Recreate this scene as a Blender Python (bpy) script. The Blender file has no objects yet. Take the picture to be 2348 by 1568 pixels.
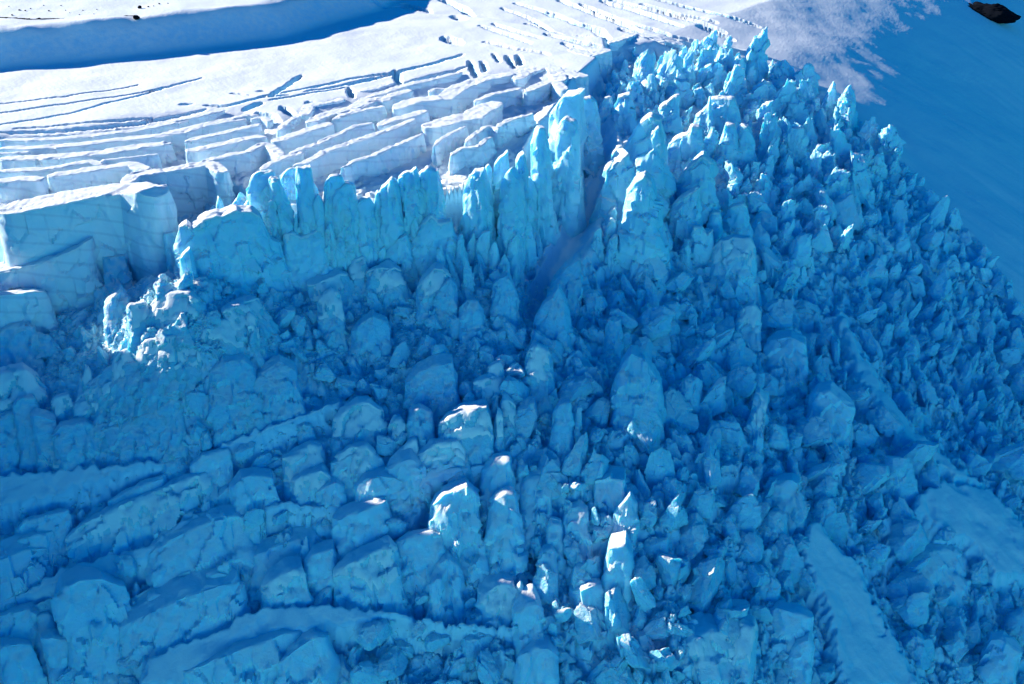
import bpy, math, random
import numpy as np
C = bpy.context.scene.collection
R = math.radians
rng = np.random.default_rng(7)
random.seed(7)

# ------------------------------------------------------------------ camera model (photo traced at 2347 x 1568)
PITCH, FPX, CU, CV = R(28.0), 2303.0, 1173.5, 784.0
FW = np.array([0, math.cos(PITCH), -math.sin(PITCH)])
UP = np.array([0, math.sin(PITCH), math.cos(PITCH)])
RT = np.array([1.0, 0, 0])
SUN_AZ, SUN_EL = R(-65.0), R(19.8)          # azimuth from +Y, negative = to the west (-X)

def ray(u, v):
    return RT*((u-CU)/FPX) + UP*((CV-v)/FPX) + FW

def project(p):
    p = np.asarray(p, float)
    d = p @ FW
    return CU + FPX*(p @ RT)/d, CV - FPX*(p @ UP)/d, d

# ------------------------------------------------------------------ noise
PERM = rng.permutation(256).astype(np.int64)
PERM = np.concatenate([PERM, PERM, PERM])
GR = rng.normal(size=(256, 3)); GR /= np.linalg.norm(GR, axis=1)[:, None]
def perlin(p):
    i = np.floor(p).astype(np.int64); f = p - i; i &= 255
    w = f*f*f*(f*(f*6-15)+10)
    out = 0
    for a in (0, 1):
        wa = w[:, 0] if a else 1-w[:, 0]
        for b in (0, 1):
            wb = w[:, 1] if b else 1-w[:, 1]
            for c in (0, 1):
                wc = w[:, 2] if c else 1-w[:, 2]
                h = PERM[PERM[PERM[(i[:, 0]+a) & 255] + ((i[:, 1]+b) & 255)] + ((i[:, 2]+c) & 255)]
                g = GR[h]
                out = out + wa*wb*wc*(g[:, 0]*(f[:, 0]-a)+g[:, 1]*(f[:, 1]-b)+g[:, 2]*(f[:, 2]-c))
    return out*1.6
def fbm(p, oct=3, gain=.5):
    s, a = 0, 1.0
    for k in range(oct):
        s = s + a*perlin(p*(2.03**k) + 17.3*k); a *= gain
    return s
def xy3(x, y, s, z=0.0):
    return np.stack([x/s, y/s, np.full_like(x, z)], 1)
def smooth01(t):
    t = np.clip(t, 0, 1); return t*t*(3-2*t)
def smin(a, b, k):
    h = np.clip(.5+.5*(b-a)/k, 0, 1)
    return b*(1-h)+a*h - k*h*(1-h)
def cells(x, y, s, seed):
    """jittered cell facets: (height of a tilted facet, distance to border)"""
    gx, gy = x/s, y/s
    ix, iy = np.floor(gx).astype(np.int64), np.floor(gy).astype(np.int64)
    d1 = np.full(x.shape, 9.0); d2 = np.full(x.shape, 9.0); h = np.zeros(x.shape)
    for a in (-1, 0, 1):
        for b in (-1, 0, 1):
            cx, cy = ix+a, iy+b
            k = (cx*374761393 + cy*668265263 + seed*144665) & 0x7fffffff
            k = ((k ^ (k >> 13))*1274126177) & 0x7fffffff
            r1 = (k & 1023)/1023.; r2 = ((k >> 10) & 1023)/1023.; r3 = ((k >> 20) & 1023)/1023.
            r4 = ((k >> 5) & 1023)/1023.
            dx, dy = gx-(cx+.15+.7*r1), gy-(cy+.15+.7*r2)
            d = np.hypot(dx, dy)
            hh = (r3-.5) + dx*(r4-.5)*1.6 + dy*(r1-.5)*1.6
            n = d < d1
            d2 = np.where(n, d1, np.minimum(d2, d)); h = np.where(n, hh, h); d1 = np.where(n, d, d1)
    return h, d2-d1

# ------------------------------------------------------------------ polygons
def poly_sd(px, py, poly):
    """signed distance, positive inside"""
    poly = np.asarray(poly, float); n = len(poly)
    d = np.full(px.shape, 1e9); ins = np.zeros(px.shape, bool)
    for i in range(n):
        x1, y1 = poly[i]; x2, y2 = poly[(i+1) % n]
        ex, ey = x2-x1, y2-y1
        t = np.clip(((px-x1)*ex+(py-y1)*ey)/(ex*ex+ey*ey+1e-9), 0, 1)
        d = np.minimum(d, np.hypot(px-x1-t*ex, py-y1-t*ey))
        c = ((y1 > py) != (y2 > py))
        with np.errstate(divide='ignore', invalid='ignore'):
            xi = x1 + (py-y1)*ex/(ey if abs(ey) > 1e-9 else 1e-9)
        ins ^= c & (px < xi)
    return np.where(ins, d, -d)
def line_d(px, py, pts):
    d = np.full(px.shape, 1e9); s = np.zeros(px.shape)
    n = len(pts)-1
    for i in range(n):
        x1, y1 = pts[i]; x2, y2 = pts[i+1]
        ex, ey = x2-x1, y2-y1
        t = np.clip(((px-x1)*ex+(py-y1)*ey)/(ex*ex+ey*ey+1e-9), 0, 1)
        dd = np.hypot(px-x1-t*ex, py-y1-t*ey)
        m = dd < d; d = np.where(m, dd, d); s = np.where(m, (i+t)/n, s)
    return d, s

# ------------------------------------------------------------------ the land: envelope E(x,y)
def plane_hit(u, v, z0=-180.0):
    r = ray(u, v); t = z0/r[2]; return (r[0]*t, r[1]*t)
def P0(x, y):
    return -180 + .012*(y-560)
CLIFF_PX = [(-360, 330), (-130, 400), (-40, 500), (0, 502), (150, 478), (290, 448), (345, 470), (330, 408), (500, 388), (535, 440), (620, 455), (760, 452),
            (900, 432), (1060, 408), (1180, 392), (1228, 335), (1275, 262), (1335, 200), (1420, 125)]
CLIFF = [plane_hit(u, v) for u, v in CLIFF_PX]
PLATEAU = CLIFF + [(90, 900), (-40, 1010), (-650, 1010), (-800, 500)]
BANK = [(-900, 740), (-560, 764), (-400, 812), (-300, 860), (-214, 921), (-158, 1026), (-130, 1180), (-60, 1600), (-60, 4000)]
GULLY = [plane_hit(u, v, z) for u, v, z in [(1385, 190, -184), (1372, 300, -192), (1350, 400, -202), (1300, 500, -212), (1240, 600, -220), (1215, 650, -224)]]
RIDGE = [plane_hit(u, v, z) for u, v, z in [(1440, 240, -188), (1465, 330, -195), (1478, 430, -206), (1485, 540, -218), (1500, 640, -230)]]
def env(x, y, shift=0.0):
    x = np.asarray(x, float); y = np.asarray(y, float)
    # terrace under the cliff
    pa = -215 + .40*(y-500) - .14*(np.sqrt((np.minimum(y-400, 0))**2+400)-20)
    s = .79*x - .61*y + 465
    sp = np.maximum(s, 0)
    pb = -182 - np.where(s > 0, .16*sp + .0003*sp*sp, .04*s) - .12*(np.sqrt(np.maximum(s-80, 0)**2+4900)-70)*(s > 80)
    qq = .61*x + .79*y
    pb = pb - 18*smooth01((s-300)/120)*smooth01((520-qq)/150) - .115*smooth01((qq-900)/260)*np.minimum(sp, 500)
    # the flank out to the east rolls gently
    pb = pb + 5*np.sin((x*.35 + y*.94)/55.0)*smooth01((s-200)/200)
    t = smin(pa, pb, 14.0)
    p0 = P0(x, y)
    t = smin(t, p0, 6.0)
    sd = poly_sd(x, y, PLATEAU)
    w = smooth01((sd+3.5-shift)/7.0)
    e = t*(1-w) + p0*w
    # snow bank far behind on the west
    d, _ = line_d(x, y, BANK)
    bp = np.array(BANK); 
    yb = np.interp(x, bp[:6, 0], bp[:6, 1]); east = x > -158
    beyond = np.where(east, -1.0, np.sign(y-yb))
    far = (y > 1040) & (x < np.interp(y, bp[5:, 1], bp[5:, 0]))
    beyond = np.where(far, 1.0, beyond)
    sdist = d*beyond
    e = e + (24 + 1.8*perlin(xy3(x, y, 22.0, 7.7))*np.exp(-(np.maximum(sdist-2, 0)/5.0)**2))*smooth01((sdist+34)/38.0) + .02*np.maximum(sdist, 0)
    # hump on the terrace
    e = e + 31*np.exp(-((x+164)**2+(y-446)**2)/(2*30.0**2)) + 9*np.exp(-((x+150)**2+(y-418)**2)/(2*24.0**2))
    # the gully between the cliff and the capped seracs
    gd, gs = line_d(x, y, GULLY)
    e = e - 19*np.exp(-(gd/11.0)**2)*np.clip(4*gs*(1.25-gs), 0, 1)
    rd, rs = line_d(x, y, RIDGE)
    e = e + 12*np.exp(-(rd/17.0)**2)*np.clip(5*rs*(1.05-rs), 0, 1)
    # unseen valley side added on the west, its crest shaped to shade the terrace
    zc = np.interp(y, [150, 250, 350, 430, 480, 505, 518, 560], [-20, -30, -50, -70, -90, -160, -195, -210])
    m = smooth01((-x-(.36*y+120))/85.0)*smooth01((600-y)/60)
    e = e + m*np.maximum(zc-e, 0)
    return e
def env1(x, y):
    return float(env(np.array([x]), np.array([y]))[0])

# lookup grid for quick hits
GX = np.arange(-900, 1100, 2.0); GY = np.arange(150, 1500, 2.0)
_gx, _gy = np.meshgrid(GX, GY)
GE = env(_gx.ravel(), _gy.ravel(), -7.0).reshape(_gx.shape)
def glook(grid, x, y):
    fx = np.clip((np.asarray(x)-GX[0])/2.0, 0, len(GX)-1.001); fy = np.clip((np.asarray(y)-GY[0])/2.0, 0, len(GY)-1.001)
    ix, iy = fx.astype(int), fy.astype(int); a, b = fx-ix, fy-iy
    return (grid[iy, ix]*(1-a)+grid[iy, ix+1]*a)*(1-b) + (grid[iy+1, ix]*(1-a)+grid[iy+1, ix+1]*a)*b
TS = np.arange(250, 1450, 1.0)
def hit(u, v, dz=0.0, grid=None):
    r = ray(u, v)
    p = r[None, :]*TS[:, None]
    g = glook(GE if grid is None else grid, p[:, 0], p[:, 1]) + dz
    below = p[:, 2] < g
    k = int(np.argmax(below)) if below.any() else len(TS)-1
    if k == 0: return p[0]
    a = p[k-1, 2]-g[k-1]; b = g[k]-p[k, 2]
    f = a/(a+b+1e-9)
    return p[k-1]*(1-f)+p[k]*f

# ------------------------------------------------------------------ zones (photo outlines, laid on the land)
SLABZ = [(-80, 296), (200, 283), (420, 246), (560, 240), (640, 262), (800, 218), (900, 196), (1040, 150), (1120, 160), (1290, 150), (1330, 200),
         (1260, 270), (1215, 345), (1170, 395), (1060, 410), (900, 435), (600, 455), (535, 445), (500, 395), (345, 410), (350, 470), (290, 452), (0, 506), (-80, 512)]
ICEZ = [(1340, 205), (1375, 120), (1500, 100), (1600, 98), (1680, 108), (1760, 140), (1850, 185), (1900, 215), (1975, 290), (2060, 372), (2150, 465), (2235, 545),
        (2300, 640), (2350, 740), (2500, 860), (2500, 1750), (-150, 1750), (-150, 520), (0, 508), (300, 455), (345, 480), (335, 412), (500, 392), (540, 445), (900, 436), (1060, 412), (1180, 396), (1225, 345)]
RAMPS = {  # smooth wind-packed snow inside the icefall
    'a': [(1905, 685), (1935, 690), (1985, 800), (2040, 890), (2110, 980), (2200, 1060), (2270, 1100), (2260, 1125), (2180, 1110), (2080, 1040), (1990, 930), (1930, 800)],
    'b': [(1850, 1195), (1880, 1180), (1925, 1240), (1985, 1300), (2010, 1370), (2050, 1440), (2085, 1500), (2130, 1590), (1925, 1590), (1905, 1490), (1890, 1400), (1850, 1320), (1825, 1250)],
    'c': [(2090, 1130), (2160, 1090), (2270, 1105), (2330, 1160), (2400, 1260), (2400, 1330), (2280, 1340), (2225, 1260), (2140, 1230), (2085, 1180)],
    'd': [(-80, 1085), (180, 1060), (385, 1040), (390, 1075), (250, 1110), (150, 1150), (-80, 1205)],
    'e': [(150, 1290), (330, 1240), (440, 1170), (560, 1165), (640, 1140), (780, 1150), (900, 1110), (1000, 1060), (1175, 1050), (1180, 1070), (1050, 1100), (920, 1150),
          (800, 1190), (680, 1175), (560, 1195), (420, 1240), (330, 1300), (120, 1370), (-80, 1440), (-80, 1400), (60, 1340)],
    'f': [(330, 1500), (480, 1440), (600, 1380), (800, 1380), (930, 1395), (1050, 1420), (1180, 1420), (1240, 1380), (1250, 1400), (1200, 1440), (1060, 1450), (900, 1430),
          (740, 1465), (620, 1470), (500, 1520), (420, 1590), (300, 1590)],
    'g': [(500, 1010), (560, 985), (700, 940), (800, 900), (810, 925), (740, 960), (640, 1000), (560, 1045), (500, 1040)],
    'h': [(1385, 215), (1415, 240), (1430, 300), (1430, 380), (1400, 470), (1390, 550), (1330, 640), (1275, 668), (1215, 640), (1240, 560), (1300, 470), (1350, 380), (1375, 300)],
}
CRACKS = [  # thin plateau crevasses: px polyline, width m, depth m
    ([(-40, 241), (0, 237), (150, 222), (320, 195)], 1.0), ([(-40, 262), (0, 258), (200, 232), (378, 202)], 1.3), ([(-40, 290), (0, 284), (170, 258), (330, 215), (465, 180)], 1.7),
    ([(620, 222), (660, 195), (690, 172)], 4.5), ([(590, 225), (700, 205), (800, 182), (905, 168), (1060, 125)], 2.4),
    ([(802, 194), (905, 170), (1059, 125)], 2.6), ([(905, 164), (912, 180), (917, 193)], 4.5),
    ([(1018, 85), (1035, 92), (1052, 100)], 7), ([(1040, 35), (1060, 45)], 5), ([(1018, 0), (1060, 18), (1083, 34)], 4), ([(920, 8), (985, 25)], 3),
    ([(1208, 47), (1250, 62), (1300, 75), (1350, 83)], 6), ([(1252, 27), (1285, 40)], 5), ([(1310, 52), (1370, 68), (1400, 85)], 5),
    ([(1280, 0), (1385, 40), (1470, 72)], 4), ([(1380, 2), (1460, 25), (1560, 60)], 5), ([(1400, 0), (1520, 30), (1620, 58), (1660, 75)], 4),
    ([(1130, 55), (1180, 72), (1240, 88)], 2), ([(1075, 140), (1085, 160), (1094, 172)], 4), ([(1105, 140), (1112, 164)], 3), ([(1130, 123), (1145, 140)], 2.5),
    ([(1160, 128), (1172, 140), (1182, 155)], 4.5), ([(1188, 127), (1192, 147)], 4), ([(1290, 100), (1340, 118), (1400, 135)], 6),
    ([(0, 300), (120, 296), (230, 289), (330, 275), (470, 248)], 2.2), ([(0, 309), (140, 303), (300, 298)], 2.2), ([(30, 293), (240, 280), (350, 268)], 1.4),
    ([(415, 238), (440, 237)], 4), ([(470, 240), (520, 243), (600, 226), (660, 220)], 3), ([(560, 250), (600, 238)], 6), ([(590, 258), (635, 272)], 8),
    ([(645, 245), (670, 262)], 6), ([(705, 235), (722, 243)], 5), ([(530, 214), (575, 220)], 1.6), ([(592, 210), (606, 211)], 3),
    ([(800, 200), (808, 222)], 4), ([(1480, 88), (1560, 105), (1640, 118)], 4), ([(1450, 55), (1540, 82), (1600, 95)], 3), ([(1600, 60), (1680, 92)], 3.5),
]

CRACKS2 = [([(1010, 0), (1045, 14), (1085, 36)], 3), ([(855, 2), (915, 16), (985, 26)], 3), ([(1150, 20), (1215, 42), (1262, 60)], 2), ([(1180, 8), (1235, 22), (1300, 46), (1345, 62)], 2.5),
    ([(1330, 10), (1400, 36), (1450, 56)], 3), ([(1470, 10), (1560, 34), (1640, 52)], 3), ([(1500, 0), (1600, 22), (1690, 48)], 2.5), ([(1250, 78), (1330, 98), (1400, 112)], 3.5),
    ([(1420, 66), (1500, 88), (1570, 100)], 4), ([(1100, 60), (1160, 78), (1215, 100)], 2), ([(1560, 14), (1650, 34), (1740, 62)], 3), ([(1110, 95), (1180, 112), (1260, 125)], 2.5),
    ([(700, 212), (780, 196), (860, 178)], 2), ([(620, 232), (700, 218), (790, 200)], 2), ([(930, 190), (1000, 172), (1070, 152)], 3)]
# ------------------------------------------------------------------ terrain mesh
NC, HWB = 1150, 190.0
ys = [185.0]
while ys[-1] < 3600: ys.append(ys[-1]*(1.0019 if ys[-1] < 760 else 1.003) + .04)
ys = np.array(ys); NR = len(ys)
sx = np.linspace(-1, 1, NC)
X = (sx[None, :]*(.57*ys[:, None]+HWB)).ravel(); Y = np.repeat(ys, NC)
E = env(X, Y, 9.0)
U, V, D = project(np.stack([X, Y, E], 1))
wp_ = np.interp(V, [285, 410], [60, 10]); slab = smooth01((poly_sd(U, V, SLABZ)+3)/wp_)
ice = smooth01((poly_sd(U, V, ICEZ)+6)/22.0)
sm = np.zeros_like(X)
rampn = fbm(xy3(U, V, 22.0), 2)*9
for k, pl in RAMPS.items():
    a_ = np.array(pl); mm = (U > a_[:, 0].min()-30) & (U < a_[:, 0].max()+30) & (V > a_[:, 1].min()-30) & (V < a_[:, 1].max()+30)
    sm[mm] = np.maximum(sm[mm], smooth01((poly_sd(U[mm], V[mm], pl)+rampn[mm]+9)/30.0))
rough = ice*(1-sm)
# chaotic ice floor
wx = X+6*perlin(xy3(X, Y, 17., 2.)); wy = Y+6*perlin(xy3(X, Y, 17., 8.))
sm = sm*np.clip(.98+.14*fbm(xy3(X, Y, 12.0, 6.), 2), .84, 1)
rough = ice*(1-sm)*(1-.4*smooth01((V-600)/60)*smooth01((1120-V)/80)*smooth01((1260-U)/80))
h0, b0 = cells(wx*.8+wy*.25, wy*.7-wx*.2, 21.0, 9)
h1, b1 = cells(wx, wy, 10.0, 3); h2, b2 = cells(wx*.9+wy*.3, wy*.9-wx*.3, 4.6, 5); h3, b3 = cells(wx*.8-wy*.5, wy*.8+wx*.5, 2.1, 6)
Z = E - rough*7.0
Z = Z + rough*(h0*4.2 + h1*4.6 + h2*2.8 + h3*1.3 + fbm(xy3(X, Y, 9.0, 1.7), 3)*1.0 - 2.2*np.exp(-b0*10) - 1.8*np.exp(-b1*9) - .9*np.exp(-b2*8))
Z = Z - slab*(11.0 + 2*perlin(xy3(X, Y, 30.0)))
Z = Z + slab*h2*2.0
calm = (1-rough)*(1-slab)
und = fbm(xy3(X, Y, 60.0, 4.1), 3)*1.1
along = (X*.72+Y*-.69); across = (X*.69+Y*.72)
drift = fbm(np.stack([along/90., across/14., np.zeros_like(X)], 1), 3)
flank = smooth01((.79*X-.61*Y+465-90)/120)
Z = Z + calm*(und + drift*flank*.8 + flank*1.0*fbm(np.stack([along/210., across/38., np.full_like(X, 3.)], 1), 2)) + sm*ice*1.5
sast = perlin(np.stack([along/9., across/1.7, np.zeros_like(X)], 1))
PATCH = np.maximum(smooth01((poly_sd(U, V, [(1640, -60), (1800, 20), (1900, 90), (2010, 95), (2180, 80), (2300, 110), (2200, 40), (2060, 5), (1900, -60)])+25)/45),
                   smooth01((poly_sd(U, V, [(2045, 125), (2110, 122), (2200, 150), (2320, 210), (2230, 195), (2130, 165), (2060, 160)])+8)/16))
sas2 = perlin(np.stack([along/18., across/5.0, np.full_like(X, 2.)], 1)) + .5*perlin(np.stack([along/9., across/2.6, np.full_like(X, 5.)], 1))
Z = Z + calm*(1-sm)*(sast*(.13*(1-flank)+.02) + .75*PATCH*flank*sas2)
for pts, w in CRACKS + CRACKS2:
    vm = sum(p[1] for p in pts)/len(pts)
    if vm < 100: w = w*1.9
    wp = [hit(u, v)[:2] for u, v in pts]
    lo = np.min(wp, 0)-20; hi = np.max(wp, 0)+20
    m = (X > lo[0]) & (X < hi[0]) & (Y > lo[1]) & (Y < hi[1])
    if not m.any(): continue
    d, s = line_d(X[m]+1.2*perlin(xy3(X[m], Y[m], 7.)), Y[m]+1.2*perlin(xy3(X[m], Y[m], 7., 5.)), wp)
    ww = w*(.35+.65*np.sqrt(np.clip(1-(2*s-1)**2, 0, 1)))
    cut = 1-smooth01((d-ww*.5)/.8)
    Z[m] -= cut*np.minimum(2.0+1.1*w, 7.0)*(1-slab[m])
# bank crest irregular
def make_mesh(name, co, quads, mat, parent=None, smooth=True, tris=None):
    me = bpy.data.meshes.new(name)
    co = np.asarray(co, np.float32); q = np.asarray(quads, np.int32)
    nv = q.shape[1]
    me.vertices.add(len(co)); me.vertices.foreach_set('co', co.ravel())
    nt = 0 if tris is None else len(tris)
    loops = q.ravel() if nt == 0 else np.concatenate([q.ravel(), np.asarray(tris, np.int32).ravel()])
    me.loops.add(len(loops)); me.loops.foreach_set('vertex_index', loops.astype(np.int32))
    st = np.arange(len(q), dtype=np.int32)*nv; tot = np.full(len(q), nv, np.int32)
    if nt:
        st = np.concatenate([st, len(q)*nv + np.arange(nt, dtype=np.int32)*3]); tot = np.concatenate([tot, np.full(nt, 3, np.int32)])
    me.polygons.add(len(st)); me.polygons.foreach_set('loop_start', st.astype(np.int32)); 
    try: me.polygons.foreach_set('loop_total', tot.astype(np.int32))
    except Exception: pass
    me.update(calc_edges=True)
    me.validate()
    me.polygons.foreach_set('use_smooth', np.full(len(me.polygons), smooth, bool))
    me.materials.append(mat)
    o = bpy.data.objects.new(name, me); C.objects.link(o)
    if parent: o.parent = parent
    return o
def gridquads(nr, nc, wrap=False):
    i, j = np.meshgrid(np.arange(nr-1), np.arange(nc if wrap else nc-1), indexing='ij')
    a = i*nc+j; b = i*nc+(j+1) % nc
    return np.stack([a, b, b+nc, a+nc], -1).reshape(-1, 4)

# ------------------------------------------------------------------ materials
def nodes(mat):
    mat.use_nodes = True
    return mat.node_tree, mat.node_tree.nodes, mat.node_tree.links
def ice_material(name, snow_lo, snow_hi, ice_a, ice_b, sss=.5, strata=0.0, bump=.35, tex=1.0, crack=.16):
    m = bpy.data.materials.new(name); nt, N, L = nodes(m)
    bs = N['Principled BSDF']
    geo = N.new('ShaderNodeNewGeometry'); sep = N.new('ShaderNodeSeparateXYZ'); L.new(geo.outputs['Normal'], sep.inputs[0])
    pos = geo.outputs['Position']
    n1 = N.new('ShaderNodeTexNoise'); n1.inputs['Scale'].default_value = .22*tex; n1.inputs['Detail'].default_value = 5; L.new(pos, n1.inputs['Vector'])
    n2 = N.new('ShaderNodeTexNoise'); n2.inputs['Scale'].default_value = 1.3*tex; n2.inputs['Detail'].default_value = 6; n2.inputs['Roughness'].default_value = .65; L.new(pos, n2.inputs['Vector'])
    add = N.new('ShaderNodeMath'); add.operation = 'MULTIPLY_ADD'; L.new(n1.outputs['Fac'], add.inputs[0]); add.inputs[1].default_value = .34; L.new(sep.outputs['Z'], add.inputs[2])
    mr = N.new('ShaderNodeMapRange'); mr.interpolation_type = 'SMOOTHSTEP'; L.new(add.outputs[0], mr.inputs[0])
    mr.inputs[1].default_value = snow_lo+.17; mr.inputs[2].default_value = snow_hi+.17
    mi = N.new('ShaderNodeMix'); mi.data_type = 'RGBA'; L.new(n1.outputs['Fac'], mi.inputs['Factor'])
    mi.inputs['A'].default_value = (*ice_a, 1); mi.inputs['B'].default_value = (*ice_b, 1)
    col = mi.outputs['Result']
    if strata:
        mp = N.new('ShaderNodeMapping'); mp.inputs['Rotation'].default_value = (R(9), R(-11), 0); L.new(pos, mp.inputs['Vector'])
        wv = N.new('ShaderNodeTexWave'); wv.bands_direction = 'Z'; wv.inputs['Scale'].default_value = .042; wv.inputs['Distortion'].default_value = 4.0
        wv.inputs['Detail'].default_value = 3; wv.inputs['Detail Scale'].default_value = .15; L.new(mp.outputs[0], wv.inputs['Vector'])
        rp = N.new('ShaderNodeValToRGB'); rp.color_ramp.elements[0].position = .0; rp.color_ramp.elements[0].color = (1-strata, 1-strata, 1-strata*.8, 1)
        rp.color_ramp.elements[1].position = .13; rp.color_ramp.elements[1].color = (1, 1, 1, 1)
        L.new(wv.outputs['Fac'], rp.inputs[0])
        mu = N.new('ShaderNodeMix'); mu.data_type = 'RGBA'; mu.blend_type = 'MULTIPLY'; mu.inputs['Factor'].default_value = 1
        L.new(col, mu.inputs['A']); L.new(rp.outputs[0], mu.inputs['B']); col = mu.outputs['Result']
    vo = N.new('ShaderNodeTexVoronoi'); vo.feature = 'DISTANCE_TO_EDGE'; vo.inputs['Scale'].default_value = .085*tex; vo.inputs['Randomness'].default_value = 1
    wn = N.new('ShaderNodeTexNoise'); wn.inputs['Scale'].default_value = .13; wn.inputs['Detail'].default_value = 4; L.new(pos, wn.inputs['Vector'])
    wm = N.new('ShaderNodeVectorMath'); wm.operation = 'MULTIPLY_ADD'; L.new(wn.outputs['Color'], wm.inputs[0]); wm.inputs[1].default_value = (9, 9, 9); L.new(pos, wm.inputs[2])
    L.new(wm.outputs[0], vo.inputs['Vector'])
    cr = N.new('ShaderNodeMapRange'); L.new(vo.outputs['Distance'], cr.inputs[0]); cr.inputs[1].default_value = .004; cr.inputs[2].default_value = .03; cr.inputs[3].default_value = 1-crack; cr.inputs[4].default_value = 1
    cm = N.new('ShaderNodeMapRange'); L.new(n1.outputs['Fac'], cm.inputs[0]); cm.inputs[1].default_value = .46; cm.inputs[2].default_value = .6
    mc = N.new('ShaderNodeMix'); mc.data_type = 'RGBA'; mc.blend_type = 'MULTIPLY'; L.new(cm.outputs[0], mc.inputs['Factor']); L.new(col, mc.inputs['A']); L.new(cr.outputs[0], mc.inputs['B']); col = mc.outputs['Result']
    ms = N.new('ShaderNodeMix'); ms.data_type = 'RGBA'; L.new(mr.outputs[0], ms.inputs['Factor']); L.new(col, ms.inputs['A'])
    ms.inputs['B'].default_value = (.86, .88, .90, 1)
    L.new(ms.outputs['Result'], bs.inputs['Base Color'])
    rg = N.new('ShaderNodeMapRange'); L.new(mr.outputs[0], rg.inputs[0]); rg.inputs[3].default_value = .38; rg.inputs[4].default_value = .8; L.new(rg.outputs[0], bs.inputs['Roughness'])
    bs.inputs['Specular IOR Level'].default_value = .5
    if sss:
        inv = N.new('ShaderNodeMath'); inv.operation = 'MULTIPLY_ADD'; L.new(mr.outputs[0], inv.inputs[0]); inv.inputs[1].default_value = -sss*.8; inv.inputs[2].default_value = sss
        L.new(inv.outputs[0], bs.inputs['Subsurface Weight'])
        bs.inputs['Subsurface Radius'].default_value = (.2, 1.0, 1.6); bs.inputs['Subsurface Scale'].default_value = 2.6
    bm = N.new('ShaderNodeBump'); bm.inputs['Strength'].default_value = bump; bm.inputs['Distance'].default_value = .8
    n3 = N.new('ShaderNodeTexNoise'); n3.inputs['Scale'].default_value = .4*tex; n3.inputs['Detail'].default_value = 4; L.new(pos, n3.inputs['Vector'])
    bm2 = N.new('ShaderNodeBump'); bm2.inputs['Strength'].default_value = bump*.6; bm2.inputs['Distance'].default_value = 2.0; L.new(n3.outputs['Fac'], bm2.inputs['Height']); L.new(bm2.outputs[0], bm.inputs['Normal'])
    L.new(n2.outputs['Fac'], bm.inputs['Height']); L.new(bm.outputs[0], bs.inputs['Normal'])
    return m
ICE_A, ICE_B = (.54, .82, .93), (.26, .70, .91)
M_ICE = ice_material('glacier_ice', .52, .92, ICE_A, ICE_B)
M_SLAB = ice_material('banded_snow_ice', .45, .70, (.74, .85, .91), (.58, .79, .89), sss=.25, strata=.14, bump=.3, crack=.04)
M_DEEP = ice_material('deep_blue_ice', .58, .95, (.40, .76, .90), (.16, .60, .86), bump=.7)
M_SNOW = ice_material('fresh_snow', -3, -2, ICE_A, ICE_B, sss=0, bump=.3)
M_LAND = ice_material('glacier_surface', .60, .86, (.46, .74, .88), (.30, .66, .86), sss=0, bump=.25)
def rock_material():
    m = bpy.data.materials.new('dark_rock'); nt, N, L = nodes(m); bs = N['Principled BSDF']
    n = N.new('ShaderNodeTexNoise'); n.inputs['Scale'].default_value = .8; n.inputs['Detail'].default_value = 8
    rp = N.new('ShaderNodeValToRGB'); rp.color_ramp.elements[0].color = (.002, .003, .006, 1); rp.color_ramp.elements[1].color = (.007, .009, .015, 1)
    L.new(n.outputs['Fac'], rp.inputs[0]); L.new(rp.outputs[0], bs.inputs['Base Color']); bs.inputs['Roughness'].default_value = 1; bs.inputs['Specular IOR Level'].default_value = .05
    return m
M_ROCK = rock_material()

land = make_mesh('glacier', np.stack([X, Y, Z], 1), gridquads(NR, NC), M_LAND); land['kind'] = 'structure'
_zr = Z.reshape(NR, NC)
def floor_at(x, y):
    x = np.atleast_1d(np.asarray(x, float)); y = np.atleast_1d(np.asarray(y, float))
    fy = np.interp(y, ys, np.arange(NR)); iy = np.clip(fy.astype(int), 0, NR-2); b = fy-iy
    fx = np.clip((x/(.57*y+HWB)+1)/2*(NC-1), 0, NC-1.001); ix = fx.astype(int); a = fx-ix
    return (_zr[iy, ix]*(1-a)+_zr[iy, ix+1]*a)*(1-b)+(_zr[iy+1, ix]*(1-a)+_zr[iy+1, ix+1]*a)*b

# ------------------------------------------------------------------ builders
things = []
def tag(o, label, cat, group=None):
    o['label'] = label; o['category'] = cat
    if group: o['group'] = group
    things.append(o); return o
def finish(o, origin):
    """put the object's origin at its base"""
    me = o.data; n = len(me.vertices); co = np.empty(n*3, np.float32); me.vertices.foreach_get('co', co)
    co = co.reshape(-1, 3) - np.asarray(origin, np.float32); me.vertices.foreach_set('co', co.ravel()); me.update()
    o.location = origin
def facets(p, spacing, k, seed, stretch=(1, 1, 1)):
    """broken-ice facets: each point moves with its nearest seed's tilt"""
    r = np.random.default_rng(seed)
    lo, hi = p.min(0), p.max(0); st = np.array(stretch, float)
    vol = np.prod((hi-lo)/(spacing*st)+1)
    n = int(np.clip(vol, 4, 130))
    sd = lo + r.random((n, 3))*(hi-lo)
    d = (((p[:, None, :]-sd[None])/st)**2).sum(-1); i = d.argmin(1)
    g = r.normal(size=(n, 3))
    return ((p-sd[i])*g[i]).sum(1)*k + r.normal(size=n)[i]*spacing*k*.6
def resample(pts, n):
    pts = np.asarray(pts, float); d = np.concatenate([[0], np.cumsum(np.linalg.norm(np.diff(pts[:, :2], axis=0), axis=1)+1e-6)])
    t = np.linspace(0, d[-1], n); return np.stack([np.interp(t, d, pts[:, k]) for k in range(3)], 1), d[-1]
OCC = []     # (u, v, ru, rv) already built, for the scatter
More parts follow.
